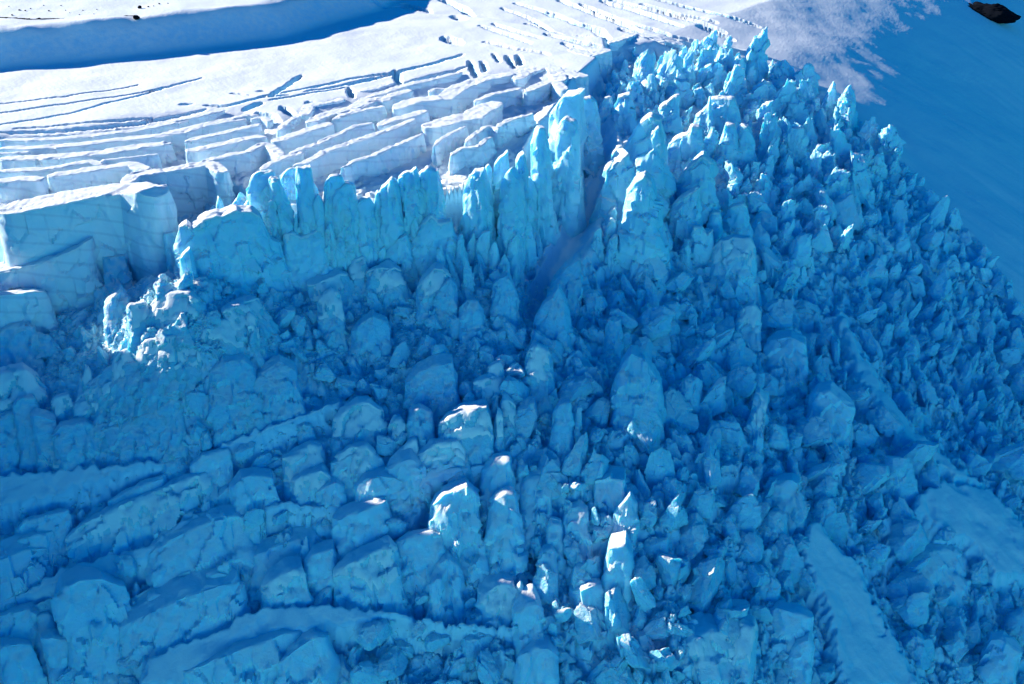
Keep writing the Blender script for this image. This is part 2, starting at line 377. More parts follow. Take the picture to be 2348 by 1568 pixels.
def loft(name, path, T, mat, seed, p=6.0, batter=.08, endq=5.0, rough=.5, flute=.0, crown=.0, jag=.0, drop=None, ends=.16, sink=4.0, nbdir=None, lean=0.0, spread=.0, tilt=0.0, cap=False):
    """a wall of ice along PATH (x, y, top): front face at the path, T metres thick, foot sunk in the floor"""
    path = np.asarray(path, float)
    L0 = np.linalg.norm(np.diff(path[:, :2], axis=0), axis=1).sum()
    n = int(np.clip(L0/.75, 14, 110))
    P, Ltot = resample(path, n)
    s = np.linspace(0, 1, n)
    tg = np.gradient(P[:, :2], axis=0)
    k = max(1, n//12); ker = np.ones(2*k+1)/(2*k+1)
    tg = np.stack([np.convolve(np.pad(tg[:, j], k, mode='edge'), ker, 'valid') for j in (0, 1)], 1)
    tg /= np.linalg.norm(tg, axis=1)[:, None]+1e-9
    nb = np.stack([-tg[:, 1], tg[:, 0]], 1)
    if (nb[:, 1]).mean() < 0: nb = -nb
    if nbdir is not None:
        nb = np.repeat(np.array([nbdir]), n, 0); tg = np.stack([nb[:, 1], -nb[:, 0]], 1)
        if ((P[-1, :2]-P[0, :2]) @ tg[0]) < 0: tg = -tg
    e = np.abs(2*s-1)**endq
    tk = np.clip(1-e, 0.02, 1)**.5
    zt = P[:, 2].copy()
    if jag: zt = zt + jag*(fbm(np.stack([s*Ltot/4.5, s*0+seed*1.7, s*0], 1), 3))
    mid = P[:, :2] + nb*(T/2)
    zb = np.minimum(floor_at(P[:, 0], P[:, 1]), floor_at(mid[:, 0]+nb[:, 0]*T/2, mid[:, 1]+nb[:, 1]*T/2))-sink
    if lean:
        for _ in range(3):
            q = P[:, :2] - nb*(lean*np.maximum(zt-zb, 1))[:, None]*.8; zb = floor_at(q[:, 0], q[:, 1])-sink
    if drop is not None: zb = np.maximum(zb, zt-drop)
    H = np.maximum(zt-zb, 1.0)
    nz = int(np.clip(H.max()/1.1, 7, 40)); ntop = int(np.clip(T/1.2, 4, 14))
    tap = .05 if p >= 8 else .15 if p >= 5 else .42
    rr = min(.6 if p >= 8 else .8 if p >= 5 else min(T*.12, 1.4), T*.3)
    rr = np.minimum(rr, H*.3); zt = zb+H
    f = np.linspace(0, 1, nz); tt = np.linspace(0, math.pi/2, 5)[1:]
    a_lo = 1-tap*f**2; a_co = (1-tap) - (np.mean(rr)/(T/2))*(1-np.cos(tt)); a_co = np.maximum(a_co, .06)
    a_up = np.concatenate([a_lo, a_co]); a_list = np.concatenate([-a_up, np.linspace(-1, 1, ntop+2)[1:-1]*a_co[-1], a_up[::-1]])
    z_up = np.concatenate([zb[:, None] + f[None]*(H-rr)[:, None], (zt-rr)[:, None] + rr[:, None]*np.sin(tt)[None]], 1)
    z0 = np.concatenate([z_up, np.repeat(zt[:, None], ntop, 1), z_up[:, ::-1]], 1)
    m = len(a_list); aa = a_list[None, :]
    hh = np.clip((z0-zb[:, None])/H[:, None], 0, 1)
    off = aa*(T/2)*tk[:, None]
    off = off + np.sign(aa)*batter*(1-hh)*H[:, None]
    off = off - lean*(1-hh)*H[:, None]
    x = mid[:, 0:1] + nb[:, 0:1]*off; y = mid[:, 1:2] + nb[:, 1:2]*off
    # ends: pull the top in, let the foot spread
    pull = (s-.5)*2*np.clip(1-np.abs(s-.5)*0, 0, 1)
    x = x - tg[:, 0:1]*(ends*H[:, None]*pull[:, None]**3*(hh**1.5)*0.6); y = y - tg[:, 1:2]*(ends*H[:, None]*pull[:, None]**3*(hh**1.5)*.6)
    if spread:
        k2 = (s-.5)*2; w2 = (np.sign(k2)*np.abs(k2)**1.6)[:, None]*spread*(1-hh)**1.3*H[:, None]
        x = x + tg[:, 0:1]*w2; y = y + tg[:, 1:2]*w2
    z = zb[:, None] + hh*H[:, None]
    if tilt: z = z + tilt*aa*(T/2)*tk[:, None]*np.clip((hh-.5)*2, 0, 1)
    if crown: z = z + np.where(hh > .98, crown*(1-aa**2), 0)*tk[:, None]
    co = np.stack([x, y, z], -1)
    # rough normals by finite differences
    du = np.gradient(co, axis=0); dv = np.gradient(co, axis=1)
    nn = np.cross(du.reshape(-1, 3), dv.reshape(-1, 3)); nn /= np.linalg.norm(nn, axis=1)[:, None]+1e-9
    c = co.reshape(-1, 3); cen = c.mean(0)
    if ((c-cen)*nn).sum(1).mean() < 0: nn = -nn
    size = min(T, H.mean())
    d = fbm(c/np.array([5.5, 5.5, 5.5]) + seed*3.1, 3)*.55*rough
    d = d + facets(c, max(4.0, size*.6), .20*rough, seed+5, (1, 1, 1.4)) + facets(c, 3.2, .16*rough, seed+6, (1, 1, 1.5))
    topw = (np.where(hh > .985, .4, 1.0)*np.clip(1.35-hh*.8, .4, 1)).ravel()
    d = d*topw
    if flute:
        q = np.stack([(c[:, 0]-cen[0])*tg[:, 0].mean()/4.6+(c[:, 1]-cen[1])*tg[:, 1].mean()/4.6, c[:, 2]/38.0, np.full(len(c), seed*1.3)], 1)
        f = 1-2*np.abs(perlin(q)); q2 = q*np.array([2.3, 1.5, 1])
        d = d + flute*(f*.9 + .45*(1-2*np.abs(perlin(q2))) - .8)*topw
    c = c + nn*d[:, None]
    quads = gridquads(n, m)
    # bottom + end caps
    bq = [(i*m, (i+1)*m, (i+1)*m+m-1, i*m+m-1) for i in range(n-1)]
    tri = []
    for base in (0, (n-1)*m):
        ci = len(c); c = np.vstack([c, c[base:base+m].mean(0)])
        for j in range(m): tri.append((base+j, base+(j+1) % m, ci))
    o = make_mesh(name, c, np.vstack([quads, np.array(bq)]), mat, tris=np.array(tri))
    o['_'] = 0; del o['_']
    base = c[:, :].mean(0); base[2] = zb.min()
    fixn(o); finish(o, base)
    if cap: sunlit_snow_cap(o, c[:n*m].reshape(n, m, 3), hh, seed)
    return o
def sunlit_snow_cap(o, g, hh, seed):
    """white snow blanket on the upper faces, standing in mostly for their sunlit look"""
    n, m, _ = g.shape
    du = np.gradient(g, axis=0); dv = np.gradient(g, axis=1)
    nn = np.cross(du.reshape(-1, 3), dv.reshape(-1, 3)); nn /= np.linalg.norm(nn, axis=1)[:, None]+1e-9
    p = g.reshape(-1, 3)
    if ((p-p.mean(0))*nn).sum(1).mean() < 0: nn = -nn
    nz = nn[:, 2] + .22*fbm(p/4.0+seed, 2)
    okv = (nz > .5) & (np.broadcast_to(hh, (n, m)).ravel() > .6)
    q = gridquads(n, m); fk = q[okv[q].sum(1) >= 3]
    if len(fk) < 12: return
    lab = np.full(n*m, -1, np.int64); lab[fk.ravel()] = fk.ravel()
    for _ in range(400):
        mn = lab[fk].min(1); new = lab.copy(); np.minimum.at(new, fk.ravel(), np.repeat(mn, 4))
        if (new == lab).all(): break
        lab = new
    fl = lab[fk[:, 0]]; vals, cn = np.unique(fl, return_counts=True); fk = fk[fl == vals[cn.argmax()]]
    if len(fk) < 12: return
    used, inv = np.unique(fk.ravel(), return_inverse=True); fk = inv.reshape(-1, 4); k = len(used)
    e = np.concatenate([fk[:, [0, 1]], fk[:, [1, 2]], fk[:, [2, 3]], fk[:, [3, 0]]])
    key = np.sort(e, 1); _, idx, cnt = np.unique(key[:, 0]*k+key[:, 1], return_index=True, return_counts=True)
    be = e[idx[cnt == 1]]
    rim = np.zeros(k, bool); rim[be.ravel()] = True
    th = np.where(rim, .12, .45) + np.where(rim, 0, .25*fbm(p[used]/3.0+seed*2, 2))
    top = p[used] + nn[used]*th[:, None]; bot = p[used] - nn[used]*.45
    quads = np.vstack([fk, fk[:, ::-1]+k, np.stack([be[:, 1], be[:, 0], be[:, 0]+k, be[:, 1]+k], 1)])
    so_ = make_mesh('sunlit_snow_cap', np.vstack([top, bot])-np.array(o.location), quads, M_SNOW, parent=o)  # snow shell whose white mainly paints in sun-bright tops
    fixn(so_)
def fixn(o):
    import bmesh
    bm = bmesh.new(); bm.from_mesh(o.data); bmesh.ops.recalc_face_normals(bm, faces=bm.faces); bm.to_mesh(o.data); bm.free()
    o.data.polygons.foreach_set('use_smooth', np.ones(len(o.data.polygons), bool)); o.data.set_sharp_from_angle(angle=R(42))
def occupy(pts, foot):
    us = [p[0] for p in pts]; vs = [p[1] for p in pts]
    OCC.append((min(us), min(vs), max(us), max(max(vs), foot)))
def slab_px(pts, T, label, name='snow_slab', cat='snow slab', mat=None, dz=0.0, group='snow slabs along the crevasse field', **kw):
    path = [hit(u, v, dz) for u, v in pts]
    path = [(p[0], p[1], p[2]) for p in path]
    k = len(things)
    o = loft(name, path, T, mat or M_SLAB, 100+k, **kw)
    tag(o, label, cat, group); occupy(pts, max(p[1] for p in pts)+15)
    return o
def fin_px(pts, foot, T, label, name='ice_fin', cat='ice wall', mat=None, yaw=0.0, fz=-5.5, group='ice fins of the broken cliff', back=0.0, **kw):
    us = [p[0] for p in pts]; ul, ur = min(us), max(us)
    fl, fr = foot if isinstance(foot, tuple) else (foot, foot)
    lean = kw.get('lean', .06)
    A, B = hit(ul, fl, fz), hit(ur, fr, fz)
    if not isinstance(foot, tuple):
        M = hit((ul+ur)/2, foot, fz); hd0 = np.array([M[0], M[1]]); hd0 /= np.linalg.norm(hd0)
        a = R(yaw); hd0 = np.array([hd0[0]*math.cos(a)-hd0[1]*math.sin(a), hd0[0]*math.sin(a)+hd0[1]*math.cos(a)])
        w = np.linalg.norm((B-A)[:2]); t2 = np.array([hd0[1], -hd0[0]]); A = M-np.array([*t2, 0])*w/2; B = M+np.array([*t2, 0])*w/2
    t3 = B-A; nb = np.array([-t3[1], t3[0]]); nb /= np.linalg.norm(nb)
    if nb @ A[:2] < 0: nb = -nb
    nrm = np.cross(t3, np.array([nb[0]*lean, nb[1]*lean, 1.0])); path = []
    for u, v in pts:
        r = ray(u, v); t = (A @ nrm)/(r @ nrm); path.append(tuple(r*t))
    kw.setdefault('ends', .03); kw['lean'] = lean; kw['nbdir'] = nb; foot = max(fl, fr)
    # keep plan order strictly along the plane
    k = len(things)
    kw.setdefault('p', 3.0); kw.setdefault('endq', 3.0); kw.setdefault('flute', 1.5)
    o = loft(name, path, T, mat or M_ICE, 100+k, **kw)
    tag(o, label, cat, group); occupy(pts, foot)
    return o

def auto_px(pts, foot, T, label, lean=.7, **kw):
    """blocks lying back on the slope; a long slanting crest gets a slanting foot line"""
    a = np.array(pts, float); A = np.stack([a[:, 0], np.ones(len(a))], 1); co, *_ = np.linalg.lstsq(A, a[:, 1], rcond=None)
    res = np.abs(a[:, 1]-A @ co).max(); k = co[0]; ln = np.ptp(a[:, 0])
    if -1.1 < k < -.12 and res < .2*ln and ln > 60:
        vl = co[0]*a[:, 0].min()+co[1]; sh = min(max(26, foot-vl), 90)
        foot = (vl+sh, vl+sh+k*ln*.85)
    kw.setdefault('spread', .10); kw.setdefault('batter', .10)
    return fin_px(pts, foot, T, label, lean=lean, **kw)

# cube-sphere for chunks
def cubesphere(n):
    g = np.tan(np.linspace(-1, 1, n)*math.pi/4); vs, fs = [], []
    for ax in range(3):
        for sg in (-1, 1):
            a, b = np.meshgrid(g, g, indexing='ij'); p = np.empty((n, n, 3)); p[..., ax] = sg; p[..., (ax+1) % 3] = a; p[..., (ax+2) % 3] = b*sg
            q = gridquads(n, n) + len(vs)*n*n; vs.append(p.reshape(-1, 3)); fs.append(q)
    v = np.vstack(vs); f = np.vstack(fs)
    key = np.round(v*1000).astype(np.int64); _, first, inv = np.unique(key, axis=0, return_index=True, return_inverse=True)
    v = v[first]; f = inv.ravel()[f]
    return v/np.linalg.norm(v, axis=1)[:, None], f
CS = {n: cubesphere(n) for n in (3, 4, 9, 13, 18, 24)}
def chunk_verts(n, dims, seed, e=3.2, cuts=9, cutlo=.62, cuthi=.92, taper=.0, lean=(0, 0), rough=.06, flute=0.0, up=.3, roll=0.0):
    r = np.random.default_rng(seed)
    v, f = CS[n]
    p = v/((np.abs(v)**e).sum(1)**(1/e))[:, None]
    for k in range(cuts):
        g = r.normal(size=3); g[2] = abs(g[2])*.8 + up*.3 if r.random() < .75 else g[2]
        g /= np.linalg.norm(g)
        sup = (p @ g).max(); c = sup*r.uniform(cutlo, cuthi)
        d = p @ g - c; p = p - np.where(d > 0, d, 0)[:, None]*g*.97
    if taper:
        z = (p[:, 2]+1)/2; k = 1-taper*np.clip(z, 0, 1)**1.4; p = p*np.stack([k, k, np.ones_like(k)], 1)
    p = p*np.asarray(dims)/2
    sz = min(dims)
    nn = p/(np.linalg.norm(p, axis=1)[:, None]+1e-9)
    d = fbm(p/(sz*.4)+seed*.77, 4, .55)*rough*sz*.55
    if flute:
        q = np.stack([p[:, 0]/(sz*.16), p[:, 1]/(sz*.16), p[:, 2]/(dims[2]*.9)], 1)+seed*.31
        d = d - flute*sz*np.abs(perlin(q))
    d = d + facets(p, sz*.5, .10*rough/.06, seed+1)
    p = p + nn*d[:, None]
    if roll:
        ax = r.uniform(0, 6.28); an = np.clip(r.normal(0, roll), -.8, .8); k = np.array([math.cos(ax), math.sin(ax), 0]); ca, sa = math.cos(an), math.sin(an)
        p = p*ca + np.cross(k, p)*sa + np.outer(p @ k, k)*(1-ca)
    p[:, 0] += lean[0]*(p[:, 2]+dims[2]/2); p[:, 1] += lean[1]*(p[:, 2]+dims[2]/2)
    return p, f
def chunk_px(u, foot, w_px, h_px, yaw, kind, seed, name, mat, depth=.75, sink=.28, back=.3, **kw):
    """a free-standing ice chunk w_px wide and h_px tall over the foot point"""
    g = hit(u, foot, -3.0)
    d = g @ FW; mpp = d/FPX
    w = w_px*mpp; h = h_px*mpp/.9
    dims = np.array([w, w*depth, h/(1-sink)])
    n = 24 if w_px > 60 else 18 if w_px > 32 else 13
    p, f = chunk_verts(n, dims, seed, **kw)
    c, s = math.cos(yaw), math.sin(yaw)
    x = p[:, 0]*c-p[:, 1]*s; y = p[:, 0]*s+p[:, 1]*c; z = p[:, 2]
    hd = np.array([g[0], g[1]])/np.hypot(g[0], g[1])
    base = np.array([g[0]+hd[0]*dims[1]*.35, g[1]+hd[1]*dims[1]*.35, 0])
    base[2] = min(floor_at(base[0], base[1])[0], g[2]+3) - dims[2]*sink*.6
    zc = base[2] + dims[2]/2
    zz = z+dims[2]/2; x = x + hd[0]*back*(zz-dims[2]*sink); y = y + hd[1]*back*(zz-dims[2]*sink)
    co = np.stack([x, y, zz], 1)
    o = make_mesh(name, co, f, mat); o.location = base
    o.data.set_sharp_from_angle(angle=R(38))
    return o, d
def crop(ox, oy, k):
    return lambda *a: [(ox+a[i]*k, oy+a[i+1]*k) for i in range(0, len(a), 2)]
K = .2197
c1, c2, c3, c4, c5, c6 = crop(0, 275, K), crop(344, 160, K), crop(802, 103, K), crop(344, 344, K), crop(745, 332, K), crop(1232, 218, K)
B3 = crop(783, 0, 1/3); D3 = crop(0, 523, 1/3); E3 = crop(783, 523, 1/3); F3 = crop(1565, 523, 1/3); G3 = crop(0, 1045, 1/3); H3 = crop(783, 1045, 1/3); I3 = crop(1565, 1045, 1/3)

# ---- long snow slabs between the plateau crevasses
S = [
 (c1(-60, 228, 370, 224, 600, 214, 1000, 178, 1400, 128, 2000, 15), 7, 'thin long white snow slab, first of the slabs bordering the smooth plateau'),
 (c1(-60, 318, 300, 318, 800, 285, 1250, 225, 1700, 185, 2200, 62, 2600, 5), 9, 'long white snow slab, second one down from the smooth plateau'),
 (c1(-60, 360, 150, 357, 330, 345), 3.5, 'very thin snow sliver standing inside the blue crevasse'),
 (c1(-60, 440, 630, 412, 1100, 365, 1500, 300, 1830, 258), 11, 'long white snow slab ending at a jagged notch, third down from the plateau'),
 (c1(-60, 560, 400, 536, 560, 520, 930, 452, 1000, 490), 7, 'long snow slab with a wedge-shaped tip and a dark undercut'),
 (c1(1060, 460, 1100, 428, 1400, 398, 1680, 362), 3, 'small half-sunk snow slab with a thin bright rim'),
 (c1(-60, 675, 210, 640, 420, 655), 9, 'short snow slab cut by the picture edge, with a tapering bright tip'),
 (c1(425, 600, 500, 612, 950, 545, 1330, 488, 1480, 550), 9, 'thick snow slab with a bright broken end and tall banded blue face'),
 (c2(0, 610, 200, 560, 430, 515, 620, 475, 810, 430), 6, 'gently curved snow slab beneath the collapsed snow bridge'),
 (c2(0, 705, 400, 662, 700, 560, 1000, 492, 1150, 490), 6, 'wavy narrow snow slab above the small ice rubble notch'),
 (c2(370, 765, 800, 672, 1200, 575), 7, 'straight snow slab with a crumbled bright corner at its lower end'),
 (c2(340, 868, 500, 860, 1100, 722, 1180, 735), 9, 'straight snow slab directly downhill of the one with a crumbled corner'),
 (c2(1050, 530, 1150, 512, 1230, 550), 5, 'short stub of snow slab beside the triangular blue hole'),
 (c2(1370, 640, 1480, 540, 1600, 475), 5, 'small fractured snow slab with a bulging rounded end'),
 (c2(1680, 480, 1720, 385, 1900, 350, 2060, 322), 9, 'snow slab with a thin curved bright end beside the dark notch'),
 (c2(1690, 570, 1900, 480, 2200, 400, 2360, 300), 10, 'broad snow slab with a wide white top running up to the plateau'),
 (c2(1930, 530, 2100, 470, 2300, 420, 2480, 390), 6, 'smooth snow slab below the broad white slab, half hidden'),
 (c2(1490, 900, 1560, 850, 1730, 800, 1900, 722, 2190, 590, 2360, 565), 5, 'long bulging snow slab with a thin bright crest and a small hole'),
 (c2(1200, 1058, 1290, 985, 1460, 918, 1640, 870), 5, 'low jagged snow slab with chewed white crest behind the cliff fins'),
 (c2(1500, 1020, 1650, 985, 1880, 858, 2348, 700, 2500, 640), 6, 'long slab with a bright sawtooth crest just behind the cliff fins'),
 (c3(130, 500, 330, 450, 500, 395), 8, 'small snow slab beside the keyhole notch in the plateau crack'),
 (c3(120, 580, 380, 510, 590, 440, 880, 372, 1210, 292), 7, 'long white slab beneath the straight plateau crack'),
 (c3(340, 592, 420, 560, 690, 478), 9, 'short slab with sharp white nose and grooved front'),
 (c3(-20, 745, 210, 632, 290, 590, 350, 605), 13, 'rounded white-backed slab with steep blue end'),
 (c3(560, 690, 650, 640, 750, 602, 1070, 570, 1250, 450, 1500, 360, 1770, 330), 15, 'largest curving slab with smooth white back below the row of holes'),
 (c3(850, 500, 900, 470, 1100, 470), 4, 'small lens of snow perched in the crevasse behind the largest curving slab'),
 (c3(350, 860, 480, 800, 620, 770, 860, 692), 9, 'tilted slab with stepped white back above the long striped slab'),
 (c3(-20, 1030, 300, 950, 560, 850, 725, 775), 6, 'long striped slab with a dark groove along its white back'),
 (c3(850, 895, 1090, 832, 1210, 792, 1390, 772, 1460, 710, 1665, 608), 17, 'broad six-sided slab with a wide smooth white top'),
 (c3(1340, 600, 1500, 530, 1830, 458), 6, 'slab with a thin bright crest behind the broad six-sided slab'),
 (c3(1890, 500, 2000, 445, 2100, 402, 2190, 480), 9, 'rounded white-shouldered slab at the head of the blue gully'),
 (c3(1830, 370, 1890, 300, 2050, 250, 2110, 390), 13, 'domed snow hump beside the head of the gully'),
 (c3(2000, 250, 2200, 300, 2400, 360), 14, 'flat-topped snow block cut by a vertical blue wall near the plateau edge'),
 (B3(1520, 345, 1720, 395, 1890, 345), 14, 'square-cornered flat snow block with dark blue vertical front'),
 (B3(1880, 300, 2040, 240, 2200, 300), 10, 'small rounded snow block next to the square-cornered one'),
 (B3(2050, 262, 2150, 262, 2348, 320), 10, 'pale tilted snow block uphill of the arched seracs'),
 (c3(-20, 1300, 100, 1225, 290, 1170, 430, 1100, 760, 965, 830, 930), 8, 'long slab with notched bright crest and tall pale front above the fins'),
 (c3(920, 1070, 1000, 985, 1130, 912, 1265, 850), 6, 'leaning blade with a bright uphill edge, upper one of a pair'),
 (c3(1265, 1030, 1340, 950, 1460, 868, 1505, 900), 7, 'lumpy white-headed blade, lower one of a pair'),
 (c3(1110, 1170, 1200, 1095, 1390, 1080, 1480, 992, 1540, 970), 7, 'wide pale blade with a crumbling white crest behind the tallest fins'),
 (c3(1600, 880, 1660, 830, 1720, 800, 1900, 755, 1980, 722), 10, 'round-backed white block with fluted front near the gully'),
]
for pts, T, lab in S:
    n = len(things)
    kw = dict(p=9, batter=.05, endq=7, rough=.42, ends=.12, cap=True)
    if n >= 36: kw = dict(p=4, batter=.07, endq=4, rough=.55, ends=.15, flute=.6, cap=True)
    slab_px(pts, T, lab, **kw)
# big slabs at the edge of the plateau
BG = 'big blocks at the plateau edge'
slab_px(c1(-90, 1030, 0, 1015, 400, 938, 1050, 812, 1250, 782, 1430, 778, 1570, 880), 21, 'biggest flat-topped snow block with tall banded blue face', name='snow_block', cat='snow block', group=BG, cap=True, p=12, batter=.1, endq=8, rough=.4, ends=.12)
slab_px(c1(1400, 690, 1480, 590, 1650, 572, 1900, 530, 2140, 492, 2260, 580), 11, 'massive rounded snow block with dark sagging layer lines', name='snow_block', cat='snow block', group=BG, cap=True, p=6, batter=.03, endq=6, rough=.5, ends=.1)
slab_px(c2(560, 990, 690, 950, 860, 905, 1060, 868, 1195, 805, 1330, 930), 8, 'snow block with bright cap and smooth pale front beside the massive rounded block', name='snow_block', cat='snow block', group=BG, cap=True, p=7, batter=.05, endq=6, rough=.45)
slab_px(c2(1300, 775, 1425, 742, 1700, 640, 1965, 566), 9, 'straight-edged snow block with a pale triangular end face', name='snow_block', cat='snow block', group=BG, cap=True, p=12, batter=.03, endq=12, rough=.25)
# ---- fins of the cliff: (crest, foot px, thickness, label)
Fs = [
 (c5(-30, 470, 0, 400, 60, 340, 200, 335, 250, 420), 600, 8, 'arched fin with smooth round top, behind the thin-rimmed one', {}),
 (c5(80, 700, 100, 560, 140, 490, 240, 430, 340, 432, 380, 560), 608, 8, 'fin with a thin bright rim along its arched top', {}),
 (c5(330, 640, 400, 572, 490, 560, 540, 640), 585, 6, 'low oval blue fin between two taller arched ones', {}),
 (c5(525, 590, 560, 490, 680, 378, 760, 430, 790, 560), 580, 8, 'tall fin with a sharp shoulder and a bright snow pocket', {}),
 (c5(750, 370, 830, 312, 890, 290, 960, 250, 990, 300), 520, 6, 'ragged pale crest behind the wide rounded fin', {}),
 (c5(925, 440, 950, 335, 1060, 256, 1170, 295, 1235, 460), 560, 9, 'wide rounded fin with bright arched rim, in the middle of the cliff', {}),
 (c5(1040, 780, 1110, 620, 1235, 470, 1265, 720), 525, 6, 'triangular fin leaning against the wide rounded one', {}),
 (c5(1425, 490, 1480, 350, 1560, 292, 1650, 270, 1725, 430, 1750, 600), 570, 8, 'tall fin with broad white shoulder beside the dark vertical slot', {}),
 (c5(1670, 262, 1720, 205, 1762, 270), 480, 4, 'small pointed tooth between two tall fins', {}),
 (c5(1755, 220, 1850, 130, 1930, 70, 1945, 280), 500, 6, 'pointed fin with straight bright slanting edge', {}),
 (c5(1765, 490, 1850, 332, 1920, 270, 2000, 400, 2060, 580), 590, 8, 'tall pyramid-topped fin cleft by a dark vertical crack', {}),
 (c5(1985, 210, 2040, 130, 2090, 90, 2150, 330), 590, 7, 'steep fluted column with no snow on it, next to the gully wall', {}),
 (c6(-30, 520, 0, 430, 40, 352, 100, 358, 170, 580), 560, 8, 'fluted column with a slim bright knob on top', {}),
 (c6(170, 430, 195, 300, 250, 250, 345, 285, 420, 430), 540, 8, 'fluted column with a smooth white forehead', {}),
 (c6(95, 230, 165, 130, 250, 30, 450, 2, 430, 200), 430, 14, 'stout tower crowned with crumbly white rubble at the gully edge', {'p': 5}),
 (c6(325, 450, 370, 380, 430, 430, 440, 600), 500, 6, 'narrow column topped by a small white tuft', {}),
 (c6(420, 260, 480, 60, 560, 40, 640, 90, 655, 270), 400, 10, 'dark fluted wall at the top of the gully', {}),
 (c4(990, 440, 1050, 292, 1110, 240, 1300, 250, 1320, 380), 505, 8, 'grey-blue fin with a rounded shoulder, first along the cliff', {}),
 (c4(1105, 660, 1120, 482, 1190, 430, 1222, 375, 1260, 402, 1350, 600, 1420, 860), 550, 7, 'fin with a small chimney-like knob on its crest', {}),
 (c4(1265, 400, 1290, 330, 1370, 322, 1450, 480, 1540, 690), 540, 6, 'slender sloping fin with a bright upper corner', {}),
 (c4(1365, 330, 1400, 255, 1450, 215, 1560, 180), 450, 5, 'half-hidden fin with a curved bright edge beside the deep slot', {}),
 (c4(1495, 420, 1530, 212, 1690, 195, 1755, 470), 490, 8, 'leaf-shaped blue fin with straight bright upright edge', {}),
 (c4(800, 690, 835, 570, 880, 530, 905, 482, 935, 525, 1080, 580, 1100, 660), 520, 6, 'squat pale fin with a little peak on its crest', {}),
 (c4(510, 750, 570, 680, 650, 590, 710, 690), 520, 5, 'small grey triangle of ice at the foot of the massive rounded block', {}),
 (c4(685, 690, 720, 500, 780, 560, 800, 690), 515, 5, 'narrow bluish wedge beside the small grey triangle', {}),
 (c5(440, 1210, 560, 1110, 620, 1080, 640, 1180), 625, 6, 'low blue wedge at the foot of the cliff', {}),
 (c5(555, 1250, 640, 1110, 740, 1010, 835, 944, 875, 1080), 622, 9, 'smooth tilted blue slab leaning at the foot of the cliff', {}),
]
for pts, foot, T, lab, kw in Fs:
    r_ = np.random.default_rng(int(pts[0][0]*7))
    kw.setdefault('p', 3.0)
    fin_px(pts, foot+r_.uniform(-14, 10), T*r_.uniform(.8, 1.6), lab, batter=r_.uniform(.03, .14), spread=r_.uniform(0, .1), lean=r_.uniform(-.03, .16), yaw=r_.uniform(-22, 22), flute=r_.uniform(.6, 2.2), rough=r_.uniform(.6, 1.3), jag=.7, **kw)
rf = np.random.default_rng(5)
top = np.array([(560, 430), (650, 415), (760, 445), (860, 430), (960, 420), (1060, 408), (1130, 420), (1200, 410), (1250, 330), (1300, 290), (1345, 230)])
ORDS = 'first second third fourth fifth sixth seventh eighth ninth tenth eleventh twelfth thirteenth fourteenth fifteenth sixteenth seventeenth eighteenth nineteenth twentieth'.split()
for i, u in enumerate(np.sort(rf.uniform(575, 1335, 34))):
    v0 = np.interp(u, top[:, 0], top[:, 1]) + rf.uniform(8, 85); w = rf.uniform(11, 24); ft = min(v0 + rf.uniform(70, 130), np.interp(u, [560, 1230, 1340], [612, 618, 470])); sk = rf.uniform(-.5, .5)
    pts = [(u-w, v0+rf.uniform(35, 60)), (u-w*.55, v0+rf.uniform(8, 22)), (u+w*sk*.5, v0), (u+w*.6, v0+rf.uniform(8, 25)), (u+w, v0+rf.uniform(35, 65))]
    fin_px(pts, ft, rf.uniform(4, 8), f'thin {"pointed" if w < 17 else "leaf-shaped"} blue fin pleated into the cliff, ' + (ORDS[i] if i < 20 else 'twenty-' + ORDS[i-20] if i < 29 else ['thirtieth', 'thirty-first', 'thirty-second', 'thirty-third', 'thirty-fourth'][i-29]) + ' from its western end',
           name='thin_ice_fin', cat='ice wall', group='thin pleated fins of the cliff', p=2.2, endq=2, flute=1.1, batter=.06, spread=.02, lean=rf.uniform(0, .15), yaw=rf.uniform(-35, 35), rough=.8)
fin_px(c5(790, 1200, 930, 985, 1030, 850, 1112, 768, 1180, 842, 1262, 842, 1318, 815, 1370, 980, 1450, 1075, 1500, 1200), 618, 12, 'wide jagged pyramid of pale ice with two peaks before the cliff', name='serac', cat='serac', group='seracs at the foot of the cliff', cap=True, batter=.1, spread=.1, lean=.15, p=2.2, flute=.3)
fin_px(c4(270, 950, 300, 835, 380, 802, 430, 850, 560, 750, 700, 702, 740, 712, 900, 642, 940, 660, 1065, 660, 1180, 730, 1280, 960, 1380, 1010), 642, 13, 'large broken block with a folded white top and cracked blue front', name='serac', cat='serac', group='seracs at the foot of the cliff', cap=True, batter=.1, spread=.1, lean=.15, p=6, flute=.3, rough=.8)
fin_px(c4(1375, 960, 1400, 905, 1480, 890, 1570, 935, 1700, 890, 1772, 840, 1850, 1000, 1930, 1240), 658, 10, 'serac with a bright ragged saddle and one white peak', name='serac', cat='serac', group='seracs at the foot of the cliff', cap=True, batter=.1, spread=.1, lean=.15, p=3.5, flute=.5)
fin_px(c4(310, 1200, 340, 1110, 420, 1040, 470, 1120), 640, 8, 'rounded pale buttress with a bright edge in front of the large broken block', name='serac', cat='serac', group='seracs at the foot of the cliff')
fin_px(c4(1270, 1000, 1300, 915, 1340, 905, 1395, 1010), 630, 6, 'glowing pale tooth between the broken block and the saddle-topped serac', name='serac', cat='serac', group='seracs at the foot of the cliff')
fin_px(c4(960, 1220, 1090, 1110, 1250, 1080, 1370, 1180), 655, 8, 'low turquoise hump under the saddle-topped serac', name='serac', cat='serac', group='seracs at the foot of the cliff')
fin_px(c4(130, 960, 145, 885, 270, 868, 285, 960), 590, 6, 'bright square lump beside the large broken block', name='serac', cat='serac', group='seracs at the foot of the cliff')
SPG = 'thin ice spires along the cliff foot'
